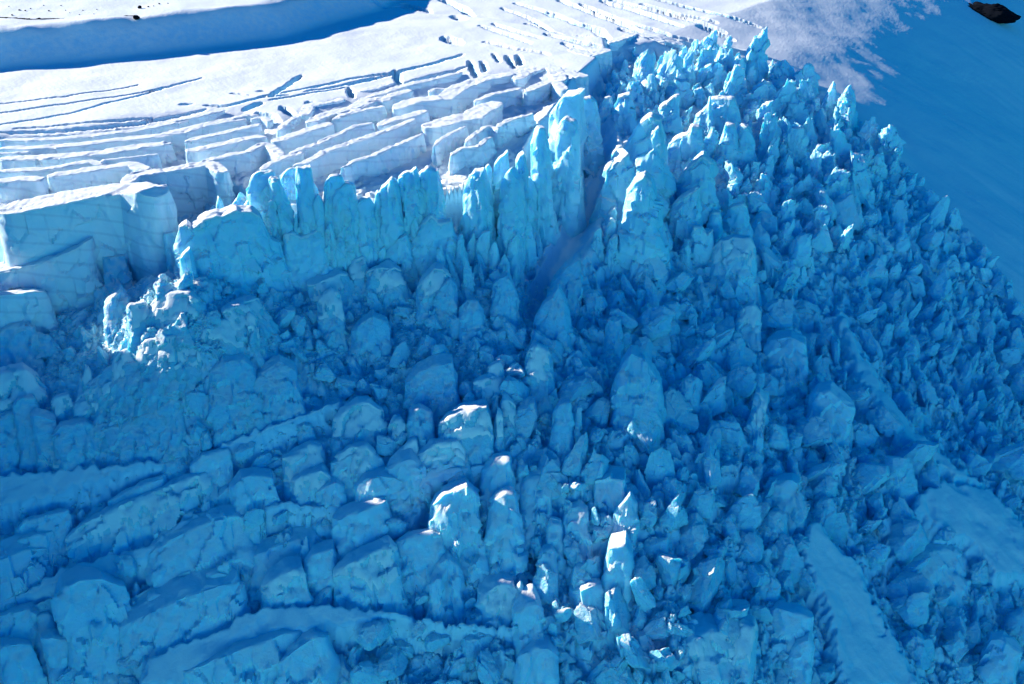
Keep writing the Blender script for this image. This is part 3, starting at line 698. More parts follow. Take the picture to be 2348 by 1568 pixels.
for pts, foot, T, lab in [
 (c4(165, 1130, 204, 1030, 245, 1125), 610, 4, 'small pale spire alone at the rubble edge'),
 (c4(1480, 880, 1522, 678, 1555, 720), 560, 4, 'slim finger of ice with a white tip'),
 (c4(1545, 700, 1600, 588, 1642, 592, 1690, 760), 560, 5, 'blunt spire with bright cap next to the slim finger'),
 (c4(1685, 770, 1700, 560, 1752, 474, 1830, 570), 550, 6, 'stout leaf-shaped spire beside the thin-rimmed fin'),
 (c5(1465, 1090, 1510, 1000, 1557, 918, 1592, 1060), 600, 4, 'sharp white-edged spire at the end of the cliff'),
 (c5(1562, 1060, 1600, 975, 1645, 928, 1725, 905, 1730, 1030), 610, 5, 'twin-pointed spire with a bright flank'),
 (c5(1700, 1140, 1760, 1020, 1790, 1030, 1830, 1190), 622, 4, 'little blue spire beside the dark slot'),
 (c5(1880, 1190, 1920, 1040, 2012, 915, 2040, 1210), 625, 6, 'pale pointed spire beside the gully mouth'),
 (c5(1100, 870, 1120, 800, 1170, 830), 560, 4, 'tiny dark spire in shade behind the jagged pyramid'),
 (c5(15, 1040, 45, 890, 85, 1000), 610, 4, 'thin blue spire against the cliff base')]:
    fin_px(pts, foot, T, lab, name='ice_spire', cat='ice spire', group=SPG, flute=.4, p=2)
# ---- the white-capped seracs beyond the gully
HG = 'white-capped seracs beyond the gully'
for pts, foot, T, lab, kw in [
 (c6(880, 620, 1000, 430, 1090, 312, 1180, 248, 1290, 300, 1340, 560), 415, 22, 'tall serac with an arched white rim, uppermost of the capped seracs', {}),
 (c6(985, 560, 1080, 510, 1160, 470, 1210, 390, 1262, 350, 1300, 560), 430, 16, 'serac with a broad cascading white cap in front of the arched rim', {}),
 (c6(770, 860, 880, 722, 985, 620, 1060, 860), 460, 18, 'serac with a slanting white side and smooth shaded face', {'yaw': 25}),
 (c6(925, 1080, 1010, 940, 1110, 878, 1190, 950, 1250, 1120), 550, 20, 'serac with the brightest rounded white cap, above the dark crack', {}),
 (c6(1465, 890, 1620, 742, 1720, 668, 1850, 760, 1810, 960), 490, 20, 'rounded serac with a curved white blade along its top', {}),
 (c6(1355, 540, 1450, 465, 1560, 440, 1610, 345, 1725, 372, 1700, 560), 400, 16, 'serac with two stepped white ledges', {}),
 (c6(1400, 1180, 1500, 1092, 1690, 1000, 1660, 1170), 520, 14, 'low serac with a forked white crest', {}),
 (c6(1980, 1210, 2060, 1170, 2140, 1156, 2195, 1200), 515, 10, 'small serac with a thin bright triangular top', {}),
 (c6(780, 630, 840, 562, 905, 562, 900, 640), 365, 10, 'small white-headed serac on the gully ramp', {}),
 (c6(1770, 120, 1800, 55, 1930, 48, 2050, 60, 2120, 220), 300, 16, 'broad blue serac with a thin bright top edge', {}),
 (c6(1915, 430, 1960, 320, 2060, 332, 2090, 430), 335, 12, 'serac with a hooked white rim', {}),
 (c6(2070, 420, 2120, 330, 2195, 342, 2260, 480), 340, 12, 'serac with a short bright beak, uphill of the dark wedge', {}),
 (c6(1790, 1290, 1840, 1250, 1895, 1245, 1930, 1340), 530, 10, 'small hump with a smooth oval white cap', {}),
 (c6(710, 1280, 760, 1230, 815, 1190, 830, 1280), 510, 8, 'small pointed block with white side on the gully ramp', {}),
 (c6(720, 1380, 760, 1310, 820, 1350, 835, 1450), 545, 8, 'lumpy white block low on the gully ramp', {}),
 (c6(960, 1400, 1010, 1330, 1045, 1320, 1060, 1400), 540, 7, 'narrow white chip beneath the brightest cap', {}),
 (c6(580, 1480, 620, 1420, 665, 1400, 670, 1480), 555, 6, 'tiny white chip lowest on the gully ramp', {}),
 (c6(740, 1550, 790, 1500, 835, 1490, 830, 1560), 570, 7, 'white wedge beside the rubble fan', {}),
 (c6(1610, 1390, 1700, 1400, 1770, 1480, 1830, 1430), 565, 8, 'low ragged white-crested chunk under the forked serac', {}),
 (c6(640, 120, 700, 40, 770, 30, 790, 110), 275, 10, 'white-topped serac at the gully head', {}),
 (c6(800, 150, 850, 40, 960, 0, 1010, 130), 285, 14, 'rugged serac with scattered bright ledges', {}),
 (c6(1270, 130, 1330, 100, 1420, 30, 1480, 10, 1470, 160), 290, 12, 'serac with a long bright slanting rim', {}),
 (c6(1640, 230, 1720, 180, 1780, 110, 1800, 0, 1820, 200), 300, 10, 'serac with a bright upright edge like a blade', {}),
 ]:
    kw.setdefault('p', 2.6)
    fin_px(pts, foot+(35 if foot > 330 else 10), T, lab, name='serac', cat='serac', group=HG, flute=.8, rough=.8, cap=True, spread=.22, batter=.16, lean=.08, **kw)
# ---- lit ridge and big rocks of the terrace
TG = 'ice blocks of the terrace'
def tblk(pts, foot, T, lab, **kw):
    kw.setdefault('p', 4); kw.setdefault('flute', .15); kw.setdefault('rough', .6)
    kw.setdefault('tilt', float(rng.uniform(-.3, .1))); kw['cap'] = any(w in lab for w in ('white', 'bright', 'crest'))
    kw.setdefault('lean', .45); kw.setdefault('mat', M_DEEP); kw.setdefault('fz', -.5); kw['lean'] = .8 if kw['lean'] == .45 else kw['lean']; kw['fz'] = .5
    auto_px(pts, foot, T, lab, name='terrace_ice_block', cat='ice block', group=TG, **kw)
for pts, foot, T, lab, kw in [
 (D3(-200, 350, 0, 320, 300, 250, 520, 165, 620, 110, 640, 200), 715, 18, 'long tilted block with pitted white top and slanted end', {'p': 9, 'lean': .1, 'tilt': -.1, 'mat': M_SLAB}),
 (D3(-150, 490, 20, 480, 250, 452, 330, 462, 400, 640), 765, 12, 'shaded blue block below the long tilted one', {'p': 8, 'lean': .12, 'mat': M_SLAB}),
 (D3(-100, 800, 0, 740, 80, 690, 170, 668, 240, 705, 285, 830), 835, 12, 'rounded blue hump at the picture edge with a short vertical crack', {}),
 (D3(710, 580, 760, 500, 840, 415, 900, 510), 715, 10, 'plain blue triangular block beside the rubble', {}),
 (D3(700, 210, 860, 205, 880, 270), 620, 8, 'small pale flat block in the rubble hollow', {}),
 (D3(865, 590, 900, 545, 1010, 535, 1050, 600), 735, 8, 'small rounded block with white top at the end of the lit ridge', {}),
 (D3(980, 590, 1060, 520, 1150, 478, 1270, 480, 1350, 540), 745, 14, 'smooth glowing block with a bright folded crest on the lit ridge', {}),
 (D3(1555, 600, 1620, 545, 1700, 510, 1795, 485, 1800, 540), 735, 8, 'flat bright slab tilted up out of the rubble', {'p': 9}),
 (D3(1685, 660, 1715, 595, 1770, 640, 1775, 720), 768, 7, 'small upright block beside the bright tilted slab', {}),
 (D3(1155, 890, 1250, 785, 1400, 702, 1550, 658, 1660, 700, 1690, 760), 815, 14, 'long rounded ridge with bright upper edge', {'p': 3}),
 (D3(930, 840, 1000, 792, 1120, 772, 1210, 770), 810, 9, 'low white-backed block behind the long rounded ridge', {}),
 (D3(960, 920, 1040, 870, 1130, 850, 1180, 900), 838, 8, 'pale lump beside the long rounded ridge', {}),
 (D3(770, 960, 820, 890, 870, 858, 920, 860, 930, 930), 845, 9, 'rounded pale block with a bright top above the giant boulder', {}),
 (D3(430, 1350, 520, 1212, 640, 1145, 860, 1050, 1100, 940, 1290, 868, 1390, 900, 1420, 970), 965, 22, 'giant smooth boulder with a bright crest and cracked face', {'p': 3.5, 'rough': .8}),
 (D3(545, 1180, 600, 1090, 700, 1000, 840, 945, 1010, 950), 900, 10, 'thin curved shell of ice behind the giant boulder', {'p': 3}),
 (D3(560, 1100, 600, 965, 628, 1000, 640, 1080), 885, 6, 'little bright peg behind the giant boulder', {}),
 (D3(350, 1230, 390, 1182, 480, 1162, 510, 1210), 950, 8, 'small white rounded block at the end of the giant boulder', {}),
 (D3(1420, 1190, 1440, 1015, 1540, 935, 1680, 930, 1770, 1000), 925, 14, 'domed blue boulder split by a thin crack', {}),
 (D3(1690, 1130, 1830, 1005, 1930, 938, 2040, 1005, 2070, 1130), 935, 16, 'smooth egg-like boulder with a single pale upper facet', {}),
 (D3(1565, 1210, 1640, 1155, 1760, 1165, 1870, 1260), 965, 12, 'low flat blue boulder below the egg-like one', {}),
 (D3(-150, 1060, 0, 1040, 90, 1025, 175, 1003, 290, 1080, 360, 1160), 985, 18, 'big shaded block at the picture edge with a bright curling top', {}),
 (D3(205, 1320, 260, 1290, 390, 1330, 400, 1420), 1045, 10, 'cube-like cracked block beside the dark cleft', {'p': 7}),
 (D3(80, 1260, 130, 1200, 240, 1180, 290, 1270), 1020, 10, 'broken grey block wedged beneath the curling block', {}),
 (D3(-60, 1380, 20, 1320, 110, 1280, 130, 1400), 1050, 10, 'shaded stump at the picture edge under the curling block', {}),
 (D3(360, 1480, 430, 1400, 600, 1368, 700, 1420, 760, 1500), 1050, 16, 'rounded boulder tucked under the giant boulder', {}),
 (D3(690, 1420, 900, 1330, 1080, 1260, 1180, 1190, 1250, 1230), 1020, 10, 'sloping blue ledge along the foot of the giant boulder', {}),
 (D3(2185, 530, 2230, 480, 2285, 438, 2350, 500, 2370, 600), 740, 12, 'pale rounded block with a faint bright top in the terrace middle', {}),
 (D3(2130, 420, 2250, 360, 2348, 325, 2420, 340), 680, 12, 'flat block with a long bright white top before the saddle-topped serac', {'p': 8}),
 (E3(225, 390, 300, 310, 365, 270, 440, 310), 665, 12, 'square block with a creased brilliant white face', {'p': 8}),
 (E3(160, 325, 240, 290, 330, 290, 360, 330), 655, 8, 'thin flat white slab behind the creased white block', {'p': 8}),
 (E3(45, 310, 90, 240, 150, 210, 185, 260), 640, 8, 'small white-tipped crag at the cliff foot', {}),
 (E3(515, 450, 570, 360, 640, 290, 700, 300, 760, 370), 690, 12, 'tilted block with a bright edge and rubble on its shoulder', {'p': 6}),
 (E3(625, 530, 690, 410, 745, 362, 790, 400), 705, 10, 'wedge-shaped blue block leaning on the tilted block', {'p': 6}),
 (E3(1035, 420, 1090, 360, 1142, 338, 1215, 480), 712, 12, 'angular blue block with a flat shaded face at the gully mouth', {'p': 7}),
 (E3(805, 580, 860, 525, 930, 520, 980, 590), 735, 12, 'round smooth boulder sitting in fine rubble', {}),
 (E3(60, 750, 130, 680, 215, 622, 320, 670, 330, 720), 775, 14, 'large flat-faced boulder tilted in the rubble field', {'p': 8}),
 (E3(1325, 650, 1380, 560, 1440, 500, 1490, 430, 1530, 500, 1575, 620), 760, 14, 'deeply fluted block with splintered edge', {}),
 (E3(1260, 920, 1290, 870, 1340, 840, 1420, 880, 1460, 960), 870, 14, 'rounded blue block with a small white spot on its top', {}),
 (E3(1000, 985, 1040, 960, 1085, 940, 1120, 1010), 880, 8, 'small block with a crisp white top corner', {}),
 (E3(910, 1090, 950, 1065, 1050, 1040, 1120, 1060), 900, 9, 'layered block with two bright streaks', {}),
 (E3(435, 1100, 520, 1000, 650, 940, 770, 930, 790, 1040), 905, 12, 'long low blue block with cracked end in the rubble field', {'p': 5}),
 (E3(840, 1190, 880, 1160, 920, 1180), 925, 6, 'tiny bright pebble-like block above the white-fronted block', {}),
 (E3(955, 1170, 975, 1130, 1000, 1170), 915, 5, 'tiny pinkish-white chip above the white-fronted block', {}),
 (E3(1030, 1200, 1065, 1162, 1090, 1190), 925, 6, 'small bright nub beside the tiny white chip', {}),
 (E3(1080, 1250, 1110, 1180, 1140, 1190, 1200, 1260), 960, 8, 'leaning pale block behind the white-fronted block', {}),
 (E3(665, 1410, 740, 1340, 820, 1300, 1000, 1265, 1030, 1340, 1045, 1470), 1050, 16, 'prominent block with a brilliant white top and pale front', {'p': 7}),
 (E3(1050, 1330, 1070, 1265, 1110, 1310, 1115, 1400), 1020, 7, 'upright flake with a white side split from the prominent block', {}),
 (E3(325, 1400, 360, 1345, 410, 1330, 440, 1380), 1000, 9, 'small knob with a bright rounded head', {}),
 (E3(-60, 1370, 40, 1280, 110, 1235, 190, 1228, 300, 1310), 1010, 14, 'smooth whaleback block with a curved white crest', {'p': 3}),
 (E3(440, 1400, 480, 1300, 540, 1260, 630, 1310), 1020, 12, 'dark angular block between the whaleback and the prominent block', {}),
 (E3(405, 1560, 460, 1500, 520, 1470, 530, 1560), 1060, 8, 'narrow flake with a white edge below the dark angular block', {}),
 (E3(575, 1560, 610, 1500, 640, 1480, 650, 1560), 1062, 7, 'thin white splinter below the prominent block', {}),
 (E3(1870, 1080, 1930, 960, 1990, 890, 2080, 930, 2180, 1080, 2215, 1230), 960, 18, 'huge plain blue slab standing above the dark cave', {'p': 6}),
 (E3(1450, 1290, 1500, 1230, 1570, 1215, 1595, 1380), 1010, 10, 'upright blue post with sharp sides', {'p': 7}),
 (E3(1600, 1300, 1625, 1240, 1650, 1250, 1640, 1380), 1000, 6, 'thin flake beside the upright post', {}),
 (E3(1820, 660, 1850, 640, 1930, 650), 760, 8, 'dull blue block on the gully fan', {}),
 (E3(1430, 400, 1540, 280, 1650, 200, 1640, 330), 660, 10, 'flat smooth wedge on the ramp beneath the gully', {'p': 8}),
 ]:
    tblk(pts, foot, T, lab, **kw)
# ---- elongated blocks low on the slope
LG = 'long blocks low on the slope'
def lblk(pts, foot, T, lab, **kw):
    kw.setdefault('p', 3.5); kw.setdefault('flute', .1); kw.setdefault('rough', .7); kw.setdefault('endq', 4)
    kw.setdefault('tilt', float(rng.uniform(-.35, .1))); kw['cap'] = any(w in lab for w in ('white', 'snow top')); 
    a_ = np.array(pts); long_ = np.ptp(a_[:, 0]) > 1.6*np.ptp(a_[:, 1]); kw.setdefault('fz', .5 if long_ else -2.5)
    if not long_: pts = [(u, foot-(foot-v)*.6) for u, v in pts]
    kw.setdefault('lean', .75 if long_ else 1.0)
    auto_px(pts, foot, T, lab, name='long_ice_block', cat='ice slab', group=LG, **kw)
for pts, foot, T, lab, kw in [
 (G3(80, 560, 150, 485, 300, 440, 470, 410), 1235, 9, 'short stubby slab in shade under the smooth blue apron', {}),
 (G3(455, 640, 560, 530, 680, 470, 830, 400, 980, 330, 1150, 265, 1300, 205, 1440, 175), 1275, 15, 'long round-backed slab with a white patch along its ridge', {}),
 (G3(740, 350, 860, 280, 1000, 210, 1150, 170), 1165, 9, 'blue slab behind the long round-backed one', {}),
 (G3(1120, 80, 1180, 30, 1280, 60, 1320, 170), 1110, 9, 'dark faceted block above the twin pale wedges', {}),
 (G3(1310, 100, 1400, 20, 1580, -30, 1600, 80), 1090, 9, 'grooved dark block uphill of the twin pale wedges', {}),
 (G3(1475, 310, 1530, 200, 1570, 150, 1620, 230), 1160, 9, 'thin pale wedge, first of the twin wedges', {'p': 7}),
 (G3(1580, 260, 1660, 175, 1750, 150, 1880, 175, 1900, 260), 1168, 12, 'wide pale wedge with a notch, second of the twin wedges', {'p': 6}),
 (G3(1950, 60, 2060, -10, 2150, -50, 2230, -20), 1085, 11, 'long block with a slim white cap above the paved blocks', {}),
 (G3(1995, 215, 2080, 160, 2210, 122, 2285, 190), 1125, 11, 'flat block with bright white front lip, above the snow band', {'p': 7}),
 (G3(2150, 290, 2220, 230, 2310, 185, 2380, 240), 1155, 11, 'small square paved block touching the snow band', {'p': 8}),
 (G3(2290, 60, 2400, -20, 2520, -40, 2590, 30), 1105, 12, 'domed block with a long white crown above the snow band', {}),
 (H3(-80, 90, 60, 20, 200, -10, 290, 60), 1100, 9, 'shaded block between the domed block and the ragged one', {}),
 (H3(80, 250, 160, 175, 260, 150, 360, 165, 450, 220), 1148, 12, 'flat diamond-shaped block with smooth top by the snow band', {'p': 8}),
 (H3(310, 120, 400, 50, 480, 25, 610, 120), 1118, 12, 'rough blue block beside the diamond-shaped one', {'p': 7}),
 (H3(510, 40, 640, -60, 800, -80, 860, -10), 1085, 10, 'pale ledge block at the foot of the prominent white block', {'p': 7}),
 (G3(1000, 760, 1150, 640, 1300, 560, 1480, 480, 1620, 460, 1720, 500), 1345, 20, 'swollen slab with bulging front, beside the dark hollow', {'p': 3}),
 (G3(1340, 830, 1450, 680, 1600, 580, 1720, 520), 1340, 12, 'twisted narrow slab leaning on the swollen one', {}),
 (G3(1690, 790, 1760, 650, 1900, 560, 2060, 470, 2180, 430, 2250, 540), 1320, 18, 'large sleek slab with a soft highlight along its side', {'p': 3}),
 (G3(2080, 780, 2150, 700, 2290, 660, 2320, 740), 1310, 12, 'pale pyramid block beside the large sleek slab', {'p': 5}),
 (G3(1800, 960, 1870, 880, 1980, 810, 2090, 790, 2095, 870), 1385, 12, 'slab with a light sunless snow top above the wind-packed band', {'p': 7}),
 (G3(1010, 1010, 1060, 960, 1140, 950), 1390, 6, 'small cube in the hollow between the slabs', {'p': 7}),
 (G3(1420, 850, 1500, 815, 1600, 830, 1620, 900), 1350, 8, 'little round block caught in the dark hollow', {}),
 (G3(395, 1060, 450, 960, 560, 900, 720, 890, 880, 960, 920, 1060), 1480, 20, 'broad boxy block with rounded corners next to the dark pits', {'p': 6}),
 (G3(220, 1150, 260, 1060, 340, 1020, 390, 1100), 1460, 10, 'narrow upright block beside the broad boxy one', {}),
 (G3(755, 1270, 860, 1170, 1000, 1090, 1300, 950, 1500, 900, 1645, 888), 1490, 16, 'longest straight slab with a pale strip along its lower edge', {'p': 8}),
 (G3(-30, 1400, 40, 1345, 150, 1330, 240, 1345, 265, 1440), 1555, 16, 'square-headed block at the bottom corner among black pits', {'p': 7}),
 (G3(290, 1300, 360, 1270, 470, 1290, 480, 1380), 1510, 11, 'small flat block between the black pits', {'p': 7}),
 (G3(-80, 750, 60, 700, 220, 640, 330, 640, 380, 740), 1345, 15, 'wide shaded slab by the picture edge below the stubby one', {'p': 5}),
 (G3(120, 620, 230, 570, 370, 545, 430, 620), 1270, 9, 'rounded block behind the wide shaded slab', {}),
 (G3(-60, 1160, 60, 1110, 190, 1080, 240, 1130), 1450, 12, 'low dark slab beneath the snow apron at the picture edge', {'p': 5}),
 (G3(1240, 1570, 1500, 1430, 1780, 1330, 1950, 1270, 2100, 1280), 1580, 18, 'smooth wide slab under the wind-packed band at the bottom', {'p': 7}),
 (G3(1900, 1500, 2020, 1380, 2180, 1270, 2300, 1290), 1575, 14, 'parallel slab following the smooth wide one at the bottom', {'p': 6}),
 (H3(-40, 880, 60, 790, 200, 720, 350, 655, 420, 715), 1395, 16, 'smooth blue slab with a small white nose', {'p': 4}),
 (H3(-60, 480, 60, 420, 220, 360, 330, 340), 1260, 12, 'shaded slab between the snow band and the smooth blue slab', {'p': 5}),
 (H3(360, 640, 500, 570, 620, 560, 700, 590), 1290, 10, 'low slab with a cave-like dark notch', {}),
 (H3(600, 400, 700, 300, 860, 240, 950, 330, 960, 420), 1225, 14, 'block with two dazzling sun patches at its foot', {'p': 5}),
 (H3(1000, 420, 1050, 330, 1130, 280, 1190, 300, 1230, 420), 1225, 12, 'block with a bright sunlit bite in its front', {'p': 4}),
 (H3(960, 150, 1050, 70, 1150, 60, 1190, 190), 1130, 14, 'deeply cracked block above the sunlit bite', {}),
 (H3(560, 900, 640, 720, 720, 600, 800, 680, 840, 800), 1345, 14, 'peaked block with a smooth tilted face in the dark jumble', {'p': 6}),
 (H3(600, 900, 660, 860, 700, 870), 1365, 7, 'little square block in the dark jumble', {'p': 8}),
 (H3(930, 990, 1020, 880, 1110, 795, 1190, 850, 1200, 960), 1400, 18, 'five-sided block with a small white fleck on its corner', {'p': 6}),
 (H3(1180, 870, 1230, 800, 1280, 960, 1200, 1060), 1400, 8, 'slanted flake beside the five-sided block', {}),
 (H3(1190, 1450, 1230, 1290, 1330, 1190, 1420, 1200, 1490, 1330, 1480, 1440), 1575, 22, 'big rounded blue boulder at the bottom edge with a soft pale rim', {'p': 5}),
 (H3(1180, 1120, 1260, 1040, 1340, 1020, 1400, 1090), 1440, 14, 'shaded tilted slab above the big bottom boulder', {'p': 5}),
 (H3(1590, 980, 1650, 900, 1740, 830, 1825, 880), 1385, 15, 'angular block with a pale corner facet', {'p': 7}),
 (H3(1720, 260, 1740, 130, 1850, 80, 1950, 110, 1960, 240), 1150, 16, 'stout flat-faced block beside the deep shaded cleft', {'p': 6}),
 (H3(1840, 470, 1880, 330, 1980, 140, 2030, 280), 1215, 11, 'tall slanting slab with a curved edge', {'p': 5}),
 (H3(1800, 760, 1840, 650, 1950, 630, 2010, 740), 1310, 14, 'flat-fronted blue block in the middle of the jumble', {'p': 7}),
 (H3(1510, 480, 1560, 290, 1640, 270, 1700, 350, 1700, 480), 1225, 12, 'ribbed upright block like a bundle of columns', {'flute': .7}),
 (H3(1400, 520, 1440, 420, 1500, 440, 1530, 560), 1235, 9, 'dark leaning rib beside the ribbed block', {}),
 (H3(1340, 700, 1380, 620, 1440, 590, 1490, 690), 1305, 11, 'small rounded head-like block in the dark jumble', {}),
 (H3(1230, 200, 1280, 90, 1400, 60, 1450, 150, 1440, 300), 1150, 14, 'shaded block with wrinkled front next to the vertical cleft', {'flute': .4}),
 (I3(10, 1360, 100, 1180, 220, 1100, 330, 1150, 400, 1220), 1510, 15, 'large dark wedge beside the block with the white patch', {'p': 5}),
 (I3(100, 1470, 250, 1330, 400, 1215, 480, 1240, 510, 1330), 1530, 18, 'rounded block with a single glittering white patch', {'p': 4, 'lean': 1.0, 'fz': -5}),
 (I3(540, 1120, 640, 1090, 800, 1130, 900, 1180), 1450, 14, 'dark folded slab beside the wide snow ramp', {}),
 (I3(700, 1390, 760, 1330, 860, 1280, 900, 1360), 1520, 10, 'small triangular block near the wide snow ramp', {}),
 (I3(580, 140, 740, 120, 800, 180, 760, 330), 1145, 14, 'pale square block perched above the snow ramp', {'p': 7}),
 (I3(1640, 800, 1760, 620, 1900, 560, 1990, 650), 1310, 14, 'smooth hump with a crescent-shaped pale edge', {'p': 3}),
 (I3(2030, 1420, 2100, 1300, 2180, 1290, 2320, 1420), 1560, 14, 'shaded triangular block at the bottom corner', {}),
 (F3(575, 740, 640, 680, 740, 655, 840, 740, 855, 860), 830, 16, 'broad plain boulder beside the folded edge', {'p': 5}),
 (F3(870, 1190, 920, 1130, 1010, 1125, 1180, 1270), 965, 14, 'snow-dusted flat block above the rubble chute', {'p': 7}),
 (F3(490, 960, 520, 950, 580, 1060, 560, 1200), 1010, 12, 'tall slab with a white dot on its top corner', {'p': 6}),
 (F3(180, 190, 250, 112, 340, 85, 460, 92, 515, 190), 640, 16, 'shaded serac with a big ragged white cap low on the icefall', {}),
 (F3(375, 560, 440, 470, 480, 448, 545, 560), 755, 12, 'block with a brilliant torn white face amid blue boulders', {}),
 (F3(120, 60, 160, 20, 210, 30), 560, 8, 'small crag with a white flake uphill of the big ragged cap', {}),
 ]:
    lblk(pts, foot, T, lab, **kw)
HEROES = len(things)

# ------------------------------------------------------------------ scattered seracs and blocks, each an object
LAND = [  # landmarks the labels lean on
 ((1000, 560), 'the jagged two-peaked pyramid'), ((560, 580), 'the large broken block'), ((700, 590), 'the saddle-topped serac'), ((1240, 600), 'the mouth of the gully'),
 ((1475, 440), 'the serac with the brightest cap'), ((1620, 380), 'the serac with the curved white blade'), ((1390, 220), 'the gully head'), ((1690, 585), 'the big ragged white cap'),
 ((1725, 700), 'the block with the torn white face'), ((1960, 780), 'the narrow snow ramp'), ((1960, 1330), 'the wide snow ramp'), ((2200, 1150), 'the smooth snow lumps'),
 ((1060, 980), 'the prominent white-topped block'), ((640, 880), 'the egg-like boulder'), ((300, 900), 'the giant smooth boulder'), ((1100, 1180), 'the sunlit bite'),
 ((1450, 880), 'the huge plain blue slab'), ((1200, 1480), 'the big rounded bottom boulder'), ((430, 730), 'the lit ridge'), ((800, 740), 'the large flat-faced boulder'),
 ((1710, 1460), 'the glittering white patch'), ((300, 1190), 'the long round-backed slab'), ((700, 1250), 'the large sleek slab'), ((400, 1400), 'the longest straight slab'),
 ((1080, 720), 'the round smooth boulder'), ((1270, 720), 'the deeply fluted block'), ((1700, 150), 'the upper rim of the icefall'), ((1950, 330), 'the shaded snow flank'),
 ((2280, 700), 'the lower edge of the snow flank'), ((1730, 890), 'the tall slab with a white dot'), ((1400, 1230), 'the ribbed upright block'), ((880, 960), 'the domed crown block'),
 ((2250, 1300), 'the crescent-edged hump'), ((900, 1330), 'the block with a white nose'), ((1820, 230), 'the arched seracs'), ((2050, 520), 'the dark broken margin'),
 ((1560, 1050), 'the snow-dusted flat block'), ((1620, 760), 'the gully fan'), ((2120, 900), 'the broken ground past the snow ramp'), ((1550, 1400), 'the angular pale-cornered block')]
ORD = ['', 'second', 'third', 'fourth', 'fifth', 'sixth', 'seventh', 'eighth', 'ninth', 'tenth', 'eleventh', 'twelfth', 'thirteenth', 'fourteenth']
Z1 = [(1400, 120), (1640, 98), (1850, 185), (1985, 290), (2060, 372), (1900, 440), (1600, 400), (1450, 250), (1385, 250)]
Z1B = [(1600, 400), (1900, 440), (1960, 560), (1800, 640), (1560, 600), (1500, 560)]
Z2 = [(1900, 440), (2060, 375), (2150, 470), (2235, 550), (2300, 645), (2360, 760), (2360, 1080), (2100, 960), (1960, 640)]
Z3 = [(1230, 640), (1560, 600), (1800, 640), (1960, 640), (2100, 960), (1900, 1200), (1840, 1400), (1900, 1575), (1220, 1575), (1190, 1050), (1150, 800)]
Z4 = [(-10, 700), (260, 620), (700, 670), (1200, 630), (1230, 860), (1180, 1050), (860, 1000), (500, 1050), (-10, 1080)]
Z5 = [(-10, 1080), (500, 1050), (860, 1000), (1180, 1060), (1220, 1575), (-10, 1575)]
Z6 = [(2080, 960), (2360, 1080), (2360, 1575), (2110, 1575), (2000, 1300), (1900, 1180)]
OA = np.array(OCC)
scat = []
def scatter(poly, wlo, whi, hlo, hhi, kinds, spacing, tries, fill=1.0):
    pl = np.array(poly); lo, hi = pl.min(0), pl.max(0)
    u = rng.uniform(lo[0], hi[0], tries); v = rng.uniform(lo[1], hi[1], tries)
    w = wlo*(whi/wlo)**(rng.random(tries)**1.9); h = w*rng.uniform(hlo, hhi, tries)
    ok = poly_sd(u, v, poly) > 0
    for p in RAMPS.values(): ok &= poly_sd(u, v, p) < -5
    vv = v+h*.15
    for a, b, c, d in OA: ok &= ~((u+w*.3 > a) & (u-w*.3 < c) & (vv > b+4) & (vv-h*.6 < d-2))
    u, v, w, h = u[ok], v[ok], w[ok], h[ok]
    gu, gv, gw = np.empty(0), np.empty(0), np.empty(0)
    for i in np.argsort(-w*rng.uniform(.6, 1, len(w))):
        if len(gu) and (((u[i]-gu)/((w[i]+gw)*.5))**2+((v[i]-gv)/((w[i]+gw)*.42))**2 < spacing).any(): continue
        gu = np.append(gu, u[i]); gv = np.append(gv, v[i]); gw = np.append(gw, w[i])
        scat.append((u[i], v[i]+h[i]*.4, w[i], h[i], kinds[int(rng.integers(len(kinds)))], rng.integers(1e6)))
scatter(Z1, 22, 74, .6, 1.05, ['serac'], .3, 2600)
scatter(Z1B, 26, 64, .5, .9, ['serac', 'block'], .45, 900)
scatter(Z2, 15, 42, .5, .95, ['shard', 'sliver', 'shard'], .5, 2600)
scatter(Z3, 15, 84, .3, .68, ['boulder', 'block', 'rib', 'flake'], .45, 4200)
scatter(Z4, 12, 54, .35, .65, ['boulder', 'block'], .8, 1500)
scatter(Z5, 16, 70, .3, .6, ['boulder', 'long'], .7, 1300)
scatter(Z6, 16, 90, .35, .75, ['boulder', 'block'], .7, 700)
OA = OA[:0]
scatter([(585, 500), (760, 520), (900, 530), (1100, 520), (1240, 480), (1245, 630), (900, 640), (760, 640), (600, 600)], 14, 40, .9, 2.0, ['splinter'], .6, 300)
for k in set(t[4] for t in scat):            # at most 290 of a kind: keep the largest
    L = sorted([t for t in scat if t[4] == k], key=lambda t: -t[2])[290:]
    drop = set(id(t) for t in L); scat = [t for t in scat if id(t) not in drop]
scat.sort(key=lambda t: -t[2])
count = {}
SPEC = {'serac': ('serac', 'serac', 'scattered upright seracs of the icefall'), 'block': ('ice_block', 'ice block', 'scattered angular ice blocks'),
        'boulder': ('ice_boulder', 'ice boulder', 'scattered rounded ice boulders'), 'rib': ('ice_rib', 'ice rib', 'scattered upright ice ribs'), 'long': ('low_ice_block', 'ice block', 'scattered low ice blocks'), 'shard': ('ice_chunk', 'ice chunk', 'scattered small ice chunks past the snow ramp'), 'flake': ('ice_flake', 'ice flake', 'scattered angular ice flakes'), 'splinter': ('ice_splinter', 'ice splinter', 'splinters standing against the cliff'), 'sliver': ('ice_sliver', 'ice sliver', 'scattered small upright ice slivers')}
pend = {}
